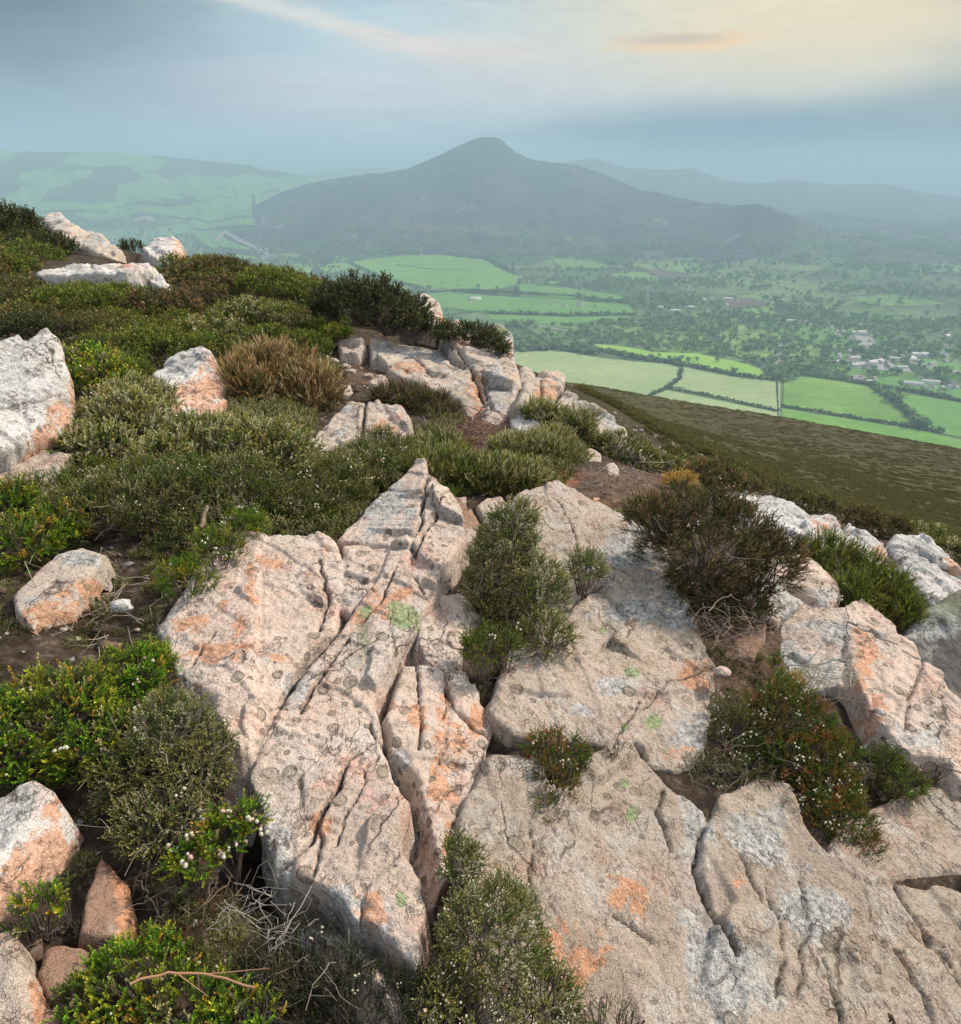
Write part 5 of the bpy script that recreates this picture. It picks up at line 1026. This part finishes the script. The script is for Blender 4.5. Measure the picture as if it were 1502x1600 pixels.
def field(poly, mat, name='field', lift=.5):
    W = [vhit(*p) for p in poly]; W = [w_ for w_ in W if w_ is not None]
    if len(W) < 3: return
    FPOLY.append(np.array(poly, float)); pts = [Vector((w_[0], w_[1], 0)) for w_ in W]
    bm = bmesh.new(); vs = [bm.verts.new(p) for p in pts]
    for t in tessellate_polygon([pts]):
        try: bm.faces.new([vs[i] for i in t])
        except ValueError: pass
    for _ in range(6):
        es = [e for e in bm.edges if e.calc_length() > 45]
        if not es or len(bm.verts) > 6000: break
        bmesh.ops.subdivide_edges(bm, edges=es, cuts=1); bmesh.ops.triangulate(bm, faces=bm.faces[:])
    for v in bm.verts: v.co.z = vz(v.co.x, v.co.y)+lift*max(1, v.co.length/900)
    bmesh.ops.recalc_face_normals(bm, faces=bm.faces[:])
    me = bpy.data.meshes.new(name); bm.to_mesh(me); bm.free(); me.materials.append(FM[mat]); o = bpy.data.objects.new(name, me); C.objects.link(o); tag(o, kind='structure'); return o
for poly, mt in [
 ([(790,548),(820,549),(870,548),(940,560),(1000,566),(1050,570),(1064,578),(1060,592),(1040,605),(1012,620),(940,625),(860,610),(790,590)],'pale'),
 ([(1068,571),(1130,583),(1213,597),(1215,641),(1100,616),(1046,607),(1063,594)],'pale'),
 ([(1014,621),(1042,610),(1216,645),(1218,700),(1100,690),(960,640)],'pale'),
 ([(1226,583),(1309,594),(1357,602),(1384,618),(1437,667),(1341,653),(1224,633)],'rough'),
 ([(1222,638),(1340,657),(1438,673),(1502,688),(1650,720),(1650,760),(1222,710)],'bright'),
 ([(1366,606),(1502,630),(1650,652),(1650,705),(1480,680),(1442,665),(1398,618)],'mid'),
 ([(1357,592),(1430,594),(1502,608),(1650,630),(1650,645),(1502,624),(1368,601)],'mid'),
 ([(928,538),(960,540),(1030,551),(1090,553),(1150,565),(1188,576),(1196,590),(1100,575),(1040,561),(945,549)],'lime'),
 ([(546,411),(580,405),(640,399),(700,400),(760,406),(806,428),(808,446),(770,454),(700,452),(650,446),(610,438),(570,425)],'bright'),
 ([(812,444),(900,452),(970,462),(975,468),(880,466),(812,456)],'mid'),
 ([(640,462),(700,457),(800,465),(880,468),(985,478),(992,490),(880,492),(760,488),(690,480)],'mid'),
 ([(760,492),(900,496),(980,494),(990,500),(860,508),(770,500)],'mid'),
 ([(600,345),(700,352),(790,366),(780,372),(640,362)],'heath'),
 ([(30,316),(100,316),(170,320),(180,330),(60,330)],'mid'),([(186,312),(240,308),(262,315),(200,322)],'mid'),([(180,328),(270,324),(330,318),(390,322),(396,338),(300,340),(200,336)],'mid'),
 ([(300,342),(396,340),(398,352),(330,358),(300,350)],'bright'),([(190,340),(230,338),(250,346),(210,348)],'grey'),([(270,300),(330,296),(390,300),(395,308),(300,310)],'mid'),
 ([(290,362),(330,356),(352,372),(400,392),(330,388)],'mid'),([(120,372),(190,385),(210,395),(150,392)],'bright'),
 ([(1300,560),(1360,566),(1420,576),(1425,582),(1340,576)],'grey'),([(1335,524),(1360,526),(1375,545),(1345,548)],'grey'),([(1120,470),(1170,465),(1210,476),(1150,484)],'heath'),
 ([(1440,560),(1502,570),(1502,585),(1450,578)],'mid'),([(1000,420),(1060,425),(1100,436),(1030,436)],'heath'),([(860,405),(930,410),(960,420),(880,418)],'mid'),([(230,268),(290,262),(330,272),(260,280)],'heath')]:
    field(poly, mt)
def ribbon(name, pts, w_, mat, lift=.8):
    P = []
    for (a, b_) in zip(pts[:-1], pts[1:]):
        for s in np.linspace(0, 1, 7)[:-1]: P.append(vhit(a[0]+(b_[0]-a[0])*s, a[1]+(b_[1]-a[1])*s))
    P = np.array([p for p in P if p is not None]); T = np.gradient(P[:, :2], axis=0); T /= np.linalg.norm(T, axis=1)[:, None]+1e-9; Nn = np.stack([-T[:, 1], T[:, 0]], -1)
    V = []
    for s in (-1, 1):
        q = P[:, :2]+Nn*w_*s*.5; V.append([(x, y, vz(x, y)+lift*max(1, math.hypot(x, y)/900)) for x, y in q])
    n = len(P); V = np.concatenate(V); i = np.arange(n-1); F = np.stack([i, i+1, i+1+n, i+n], -1)
    return tag(mk(name, V, F, mat, smoothf=False), kind='structure')
MR, nt_, b_ = mat_new('pale_road', .9); b_.inputs['Base Color'].default_value = (.26,.26,.25,1)
ribbon('road', [(1240,537),(1222,541),(1222,552),(1216,562),(1200,570),(1193,577)], 20, MR)
ribbon('road', [(338,380),(350,362),(378,378),(405,390),(430,404)], 22, MR)
ribbon('road', [(350,362),(300,374),(262,372)], 14, MR)
ribbon('road', [(810,507),(850,512),(900,520),(960,528)], 12, MR)
ribbon('road', [(1340,555),(1420,566),(1510,585)], 16, MR)
ribbon('lane', [(1218,596),(1217,640),(1218,700)], 2.6, FM['pale'])
# trees
MT = leaf_material('tree_leaf', .15, .8); MB, nt_, b_ = mat_new('bark', .9); b_.inputs['Base Color'].default_value = (.07,.055,.04,1)
def tree_parts(i, h, w_, nq, base, tip):
    r = np.random.default_rng(3000+i); lob = r.normal(0, .45, (7, 3))*[w_, w_, h*.25]+[0, 0, h*.62]
    c = lob[r.integers(0, 7, nq)]; d = r.normal(0, 1, (nq, 3)); d /= np.linalg.norm(d, axis=1)[:, None]
    P = c+d*np.array([w_*.55, w_*.55, h*.26])*r.uniform(.6, 1.05, (nq, 1)); M = frames(d+r.normal(0, .5, d.shape), r.uniform(0, 6, nq)); s = h*.075*r.uniform(.6, 1.4, nq)
    q = np.array([[-1, -.7, 0], [.8, -1, .15], [1, .8, 0], [-.7, 1, .2]]); V = np.einsum('nij,vj->nvi', M, q)*s[:, None, None]+P[:, None]
    k = r.uniform(0, 1, (nq, 1)); col = (np.array(base)*(1-k)+np.array(tip)*k)*3.6; F = np.arange(nq*4).reshape(-1, 4)
    pts = [np.array([[0, 0, -.5], [0.1, 0, h*.25], [.2, .1, h*.5], [.1, 0, h*.75]])]+[np.array([[.1, 0, h*.3], l*.5+[0, 0, h*.2], l]) for l in lob[:4]]
    tv, tf, _ = tubes(pts, [h*.035]+[h*.015]*4, [h*.012]+[h*.005]*4, [(0, 0, 0)]*5, r)
    return V.reshape(-1, 3), F, np.repeat(col, 4, 0), tv, tf
TP = [tree_parts(i, h, w_, 150, b0, t0) for i, (h, w_, b0, t0) in enumerate([(10,4.5,(.035,.06,.018),(.085,.14,.04)), (13,5,(.03,.055,.02),(.07,.12,.035)), (8,4,(.04,.07,.02),(.11,.17,.05)), (11,6,(.028,.05,.022),(.06,.10,.035))])]
tw_ = bpy.data.collections.new('wood_trees')
for i, (V, F, Cc, tv, tf) in enumerate(TP):
    o = mk('wood_tree_%d' % i, np.concatenate([V, tv]), np.concatenate([F, tf+len(V)]), [MT, MB], None, {'col': np.concatenate([Cc, np.tile([.07,.055,.04], (len(tv), 1))])}, matidx=np.concatenate([np.zeros(len(F)), np.ones(len(tf))]), smoothf=False, link=False); tw_.objects.link(o)
protos = []
for i, (V, F, Cc, tv, tf) in enumerate(TP):
    me = mk('crown', V, F, MT, None, {'col': Cc}, smoothf=False, link=False).data; m2 = mk('trunk', tv, tf, MB, link=False).data; protos.append((me, m2))
def tree(px, py, label, s=1.0, k=None, group='single trees along the valley hedgerows'):
    w_ = vhit(px, py)
    if w_ is None: return
    k = random.randrange(4) if k is None else k; root = empty('hedgerow_tree', tuple(w_), label, 'tree', group); root.scale = (s, s, s); root.rotation_euler.z = random.uniform(0, 6)
    for nm, me in zip(('crown', 'trunk'), protos[k]):
        o = bpy.data.objects.new(nm, me); C.objects.link(o); o.parent = root
for px, py, s in [(1076,560,1.2),(1064,558,.9),(1089,559,.8),(1045,556,.7),(1030,552,.6),(1016,556,.8),(980,552,.6),(1000,556,.6),(1120,560,.7)]: tree(px, py+6, 'round dark tree in the hedge between the pale field and the lime-green strip', s)
for px, py, s in [(1208,590,1.1),(1218,594,1.3),(1230,596,1.2),(1240,592,1.0),(1202,584,1.0)]: tree(px, py, 'tree in the dark clump at the corner where the pale and bright green fields meet', s)
for px, py, s in [(1372,614,.8),(1380,618,1.0),(1392,626,1.2),(1402,630,1.1),(1412,640,.8),(1420,650,.8),(1432,660,.9),(1440,668,1.2),(1446,670,1.0)]: tree(px, py, 'tree in the diagonal hedgerow on the right between two green fields', s)
for px, py, s in [(748,450,.9),(776,452,.7),(690,444,.6),(668,440,.6),(655,415,.7),(716,448,.6),(905,466,1.3),(930,480,.9),(1012,462,1.2)]: tree(px, py, 'small tree on a field boundary in the middle of the valley', s)
for px, py, s in [(1406,604,.9),(1415,606,.7),(1440,609,.7),(1475,614,.6)]: tree(px, py, 'tree in the hedge above the right-hand meadow', s)
def hedge(pts, w_, h, label, n_=2.0, group='hedges between the valley fields'):
    r = np.random.default_rng(4000+len(bpy.data.objects)); P = []
    for (a, b_) in zip(pts[:-1], pts[1:]):
        A_, B_ = vhit(*a), vhit(*b_)
        if A_ is None or B_ is None: continue
        k = max(2, int(np.linalg.norm(B_-A_)/n_)); P.append(A_+(B_-A_)*np.linspace(0, 1, k)[:, None])
    P = np.concatenate(P)[:4000]; z0 = np.array([vz(x, y) for x, y, _ in P]); q = 9; lump = .7+.6*np.clip(.5+gnoise(np.stack([P[:, 0]/18, P[:, 1]/18, P[:, 0]*0], -1)), 0, 1.4)
    Q = np.repeat(np.stack([P[:, 0], P[:, 1], z0], -1), q, 0); lm = np.repeat(lump, q); Q[:, :2] += r.normal(0, w_*.33, (len(Q), 2)); Q[:, 2] += r.uniform(0, h, len(Q))*lm
    M = frames(r.normal(0, 1, (len(Q), 3)), r.uniform(0, 6, len(Q))); s = h*.30*r.uniform(.6, 1.4, len(Q)); qd = np.array([[-1, -.7, 0], [.8, -1, .15], [1, .8, 0], [-.7, 1, .2]])
    V = (np.einsum('nij,vj->nvi', M, qd)*s[:, None, None]+Q[:, None]).reshape(-1, 3); k = r.uniform(0, 1, (len(Q), 1)); col = np.array((.06,.10,.035))*(1-k)+np.array((.14,.21,.07))*k
    return tag(mk('hedge', V, np.arange(len(V)).reshape(-1, 4), MT, None, {'col': np.repeat(col, 4, 0)}, loc=V.mean(0), smoothf=False), label, 'hedge', group)
hedge([(1064,578),(1062,592),(1042,607),(1012,621)], 5, 3.5, 'curved hedge between the two pale fields')
hedge([(1044,607),(1100,617),(1216,643)], 4, 3, 'straight hedge crossing below the right-hand pale field')
hedge([(1213,598),(1216,640),(1218,690)], 1.5, 1.5, 'low hedge along the lane between the pale and bright fields')
hedge([(1223,636),(1340,655),(1440,670)], 6, 3.5, 'hedge between the rough green field and the brightest green field')
hedge([(1362,604),(1384,618),(1420,650),(1440,670),(1470,676)], 9, 4.5, 'thick diagonal hedge on the right, wooded in places')
hedge([(940,549),(1000,560),(1040,566),(1100,578),(1150,588),(1205,594)], 8, 5, 'dark hedge along the top of the pale fields')
hedge([(790,549),(870,546),(930,552)], 18, 8, 'wooded hedge at the far edge of the leftmost pale field', 3)
hedge([(1226,583),(1309,594),(1362,603)], 8, 5, 'hedge along the top of the rough green field')
hedge([(1365,604),(1430,612),(1502,628),(1600,645)], 5, 4, 'long thin hedge in the right-hand meadow')
hedge([(640,458),(740,454),(808,458),(900,464),(985,474)], 12, 5, 'dark hedge below the bright middle field', 3.5)
hedge([(548,412),(600,436),(660,452)], 12, 5, 'hedge along the left side of the bright middle field', 3.5)
hedge([(700,398),(760,406),(808,430)], 14, 7, 'wooded hedge along the upper edge of the bright middle field', 3.5)
hedge([(620,414),(680,422),(740,424)], 8, 3, 'short hedge inside the bright middle field', 3.5)
hedge([(760,490),(880,494),(992,492)], 14, 6, 'hedge below the long green meadow in mid valley', 3.5)
for a, lab in [([(180,324),(270,320),(330,314)],'upper hedge among the left valley fields'),([(180,337),(300,341),(396,339)],'middle hedge among the left valley fields'),([(300,356),(340,358),(398,354)],'lower hedge among the left valley fields'),([(396,306),(398,340)],'cross hedge at the right end of the left valley fields'),([(60,332),(170,332)],'hedge below the leftmost green field')]:
    hedge(a, 16, 6, lab, 6)
# woodland
def in_fields(px, py):
    Q = np.stack([px, py], -1); hit = np.zeros(len(Q), bool)
    for p in FPOLY: hit |= poly_sd(Q, p) > -1.5
    return hit
r = np.random.default_rng(88); n = 90000; rad_ = np.sqrt(r.uniform(820**2, 4300**2, n)); a = r.uniform(radians(-40), radians(42), n); x, y = rad_*np.sin(a), rad_*np.cos(a)
z = valley_z(x, y); p = topix(np.stack([x, y, z], -1)); px, py = p[:, 0], p[:, 1]; nz = fbm(np.stack([x/260, y/180, x*0+5], -1), 4, .6)
pr = np.where(nz > .04, .58, np.where(nz > -.08, .12, .025)); band = (px > 790) & (px < 1560) & (py > 500) & (py < 602); pr = np.where(band, np.where(nz > -.2, .8, .3), pr); pr = pr*np.where(px < 420, .35, 1)
ok = (r.random(n) < pr) & ~in_fields(px, py) & (px > -80) & (px < 1600) & (py < 640)
x, y, rad_ = x[ok], y[ok], rad_[ok]; z = np.array([vz(a_, b_) for a_, b_ in zip(x, y)]); keep = (z < -205) | ((z < -150) & (r.random(len(z)) < .12)); x, y, z, rad_ = x[keep], y[keep], z[keep], rad_[keep]
print('woodland trees', len(x)); _tc = tc_; tc_ = tw_
scatter('woodland', None, np.stack([x, y, z], -1), r.integers(0, 4, len(x)), np.stack([x*0, x*0, r.uniform(0, 6, len(x))], -1), r.uniform(.45, 1.1, len(x))*(1+np.clip(rad_-2000, 0, 2000)/6000)); tc_ = _tc
# houses
MWL, nt_, b_ = mat_new('white_render', .8); b_.inputs['Base Color'].default_value = (.78,.77,.74,1)
MRF, nt_, b_ = mat_new('slate_roof', .6); b_.inputs['Base Color'].default_value = (.20,.20,.22,1)
MRL, nt_, b_ = mat_new('pale_metal_roof', .5); b_.inputs['Base Color'].default_value = (.42,.44,.46,1)
MWN, nt_, b_ = mat_new('window_glass', .2); b_.inputs['Base Color'].default_value = (.05,.06,.07,1)
def house_mesh(L, W_, H, rh, ch):
    a, b_ = L/2, W_/2
    V = [(-a,-b_,-2),(a,-b_,-2),(a,b_,-2),(-a,b_,-2),(-a,-b_,H),(a,-b_,H),(a,b_,H),(-a,b_,H),(-a,0,H+rh),(a,0,H+rh)]
    W1 = mk('wall', V, [(0,1,5,4),(1,2,6,5),(2,3,7,6),(3,0,4,7),(4,8,7,7),(5,6,9,9)], MWL, link=False, smoothf=False).data
    e = .5; t = .35; k = rh/b_
    R_ = []
    for s in (-1, 1): R_ += [(-a-e, s*(b_+e), H-e*k+.05),(a+e, s*(b_+e), H-e*k+.05),(a+e, 0, H+rh+.05),(-a-e, 0, H+rh+.05),(-a-e, s*(b_+e), H-e*k+t),(a+e, s*(b_+e), H-e*k+t),(a+e, 0, H+rh+t),(-a-e, 0, H+rh+t)]
    F = []
    for q in (0, 8): F += [tuple(q+i for i in f) for f in ((0,1,2,3),(4,5,6,7),(0,1,5,4),(0,3,7,4),(1,2,6,5))]
    if ch:
        q = len(R_); c = a*.7; R_ += [(c-.5,-.4,H+rh-.6),(c+.5,-.4,H+rh-.6),(c+.5,.4,H+rh-.6),(c-.5,.4,H+rh-.6),(c-.5,-.4,H+rh+1.6),(c+.5,-.4,H+rh+1.6),(c+.5,.4,H+rh+1.6),(c-.5,.4,H+rh+1.6)]
        F += [tuple(q+i for i in f) for f in ((0,1,5,4),(1,2,6,5),(2,3,7,6),(3,0,4,7),(4,5,6,7))]
    W2 = mk('roof', R_, F, MRL if L > 20 else MRF, link=False, smoothf=False).data
    Vw, Fw = [], []
    for s in (-1, 1):
        for i in range(max(2, int(L/3.2))):
            x0 = -a+1.2+i*3.1
            if x0+1.3 > a: break
            q = len(Vw); yy = s*(b_+.03); Vw += [(x0,yy,1),(x0+1.2,yy,1),(x0+1.2,yy,2.2),(x0,yy,2.2)]; Fw.append((q, q+1, q+2, q+3))
    W3 = mk('window', Vw, Fw, MWN, link=False, smoothf=False).data
    return W1, W2, W3
HP = [house_mesh(12, 8, 4.5, 3, True), house_mesh(9, 7, 3.2, 2.6, True), house_mesh(34, 16, 6, 2.5, False), house_mesh(18, 9, 4, 3, True)]
def house(px, py, k, label, group, s=1.0):
    w_ = vhit(px, py)
    if w_ is None: return
    root = empty('barn' if k == 2 else 'house', tuple(w_), label, 'shed' if k == 2 else 'house', group); root.rotation_euler.z = random.uniform(-.5, .9); root.scale = (s, s, s)
    for nm, me in zip(('wall', 'roof'), HP[k][:2]):
        o = bpy.data.objects.new(nm, me); C.objects.link(o); o.parent = root
r = np.random.default_rng(91)
for (cx, cy, rx, ry, n, pb, lab) in [(1335,535,26,26,22,.5,'pale building in the dense cluster at the right of the valley'),(1385,565,70,9,20,.6,'long pale shed in the row behind the right-hand meadow'),(1345,594,18,4,6,.4,'white farm building at the corner of the rough green field'),
   (1265,512,45,10,14,.2,'white house on the valley side above the winding track'),(1180,470,60,14,12,.15,'white house scattered among trees on the lower slope'),(1320,462,70,18,12,.15,'small white house among the dark trees at the upper right'),(1460,545,50,20,16,.3,'white house near the right edge of the valley'),
   (1470,604,36,5,6,.5,'white building at the right edge above the meadow hedge'),(1090,485,50,10,8,.2,'white house among trees in the centre right of the valley'),(880,477,28,4,6,.3,'white farm building beside the long green meadow'),(725,467,16,3,4,.4,'white building below the bright middle field'),
   (445,398,36,8,12,.6,'pale shed in the business park on the left of the valley'),(400,415,40,12,10,.3,'small house on the left valley floor near the business park'),(330,340,40,12,5,.1,'tiny white farmhouse among the left valley fields'),(900,448,20,5,4,.2,'white cottage above the long green meadow'),(640,452,40,4,5,.3,'white house by the hedge below the bright middle field'),(360,268,60,12,4,.1,'far white farmhouse on the hillside at the left')]:
    for i in range(int(n*1.35)):
        q = math.sqrt(r.random())*1.35; t = r.uniform(0, 6.28); house(cx+rx*q*cos(t), cy+ry*q*sin(t), 2 if r.random() < pb*.45 else int(r.choice([0, 1, 3])), lab, lab.replace('white ', 'white ').replace(' building', ' buildings').replace('house ', 'houses ').replace('shed ', 'sheds ').replace('cottage', 'cottages'), r.uniform(.45, .8))
# pylons
MPY, nt_, b_ = mat_new('galvanised_steel', .5); b_.inputs['Base Color'].default_value = (.62,.64,.65,1); b_.inputs['Metallic'].default_value = .3
for px, py, lab, hh in [(659,402,'pale steel pylon standing above the left end of the bright middle field',34),(807,444,'pale steel pylon at the right end of the bright middle field',36),(1011,470,'pale steel pylon among trees right of the long green meadow',34),(412,352,'distant pale mast on the left valley floor',40)]:
    w_ = vhit(px, py)
    if w_ is None: continue
    root = empty('pylon', tuple(w_), lab, 'pylon'); f = lambda s, z: (s[0]*(4.2*(1-z)+.5*z), s[1]*(4.2*(1-z)+.5*z), z*hh); cr = [(-1,-1),(1,-1),(1,1),(-1,1)]
    paths = [np.array([f(c, z) for z in (0, .5, 1)]) for c in cr]
    for i in range(6):
        z0, z1 = i/6, (i+1)/6
        for j in range(4): paths.append(np.array([f(cr[j], z0), f(cr[(j+1) % 4], z1)])); paths.append(np.array([f(cr[(j+1) % 4], z0), f(cr[j], z1)]))
    V, F, _ = tubes(paths, [.45]*4+[.22]*48, [.35]*4+[.22]*48, [(0, 0, 0)]*52, r); mk('lattice_tower', V, F, MPY, root)
    for z, l in ((.72, 7), (.84, 9), (.95, 6)):
        V, F, _ = tubes([np.array([(-l, 0, z*hh), (0, 0, z*hh+.8), (l, 0, z*hh)])], [.4], [.4], [(0, 0, 0)], r); mk('cross_arm', V, F, MPY, root)
# ------------------------------------------------------------------ haze
hz = [(-14500,-300,-330),(14500,16500,260)]
m = bpy.data.materials.new('haze'); m.use_nodes = True; nt = m.node_tree; nt.nodes.clear()
pv = nt.nodes.new('ShaderNodeVolumePrincipled'); pv.inputs['Color'].default_value = (.55,.83,1.0,1); pv.inputs['Density'].default_value = 3.0e-4; pv.inputs['Anisotropy'].default_value = 0.0
mo = nt.nodes.new('ShaderNodeOutputMaterial'); nt.links.new(pv.outputs[0], mo.inputs['Volume'])
x0, y0, z0 = hz[0]; x1, y1, z1 = hz[1]
V = [(x0,y0,z0),(x1,y0,z0),(x1,y1,z0),(x0,y1,z0),(x0,y0,z1),(x1,y0,z1),(x1,y1,z1),(x0,y1,z1)]
tag(mk('haze', V, [(0,3,2,1),(4,5,6,7),(0,1,5,4),(1,2,6,5),(2,3,7,6),(3,0,4,7)], m, smoothf=False), kind='stuff')
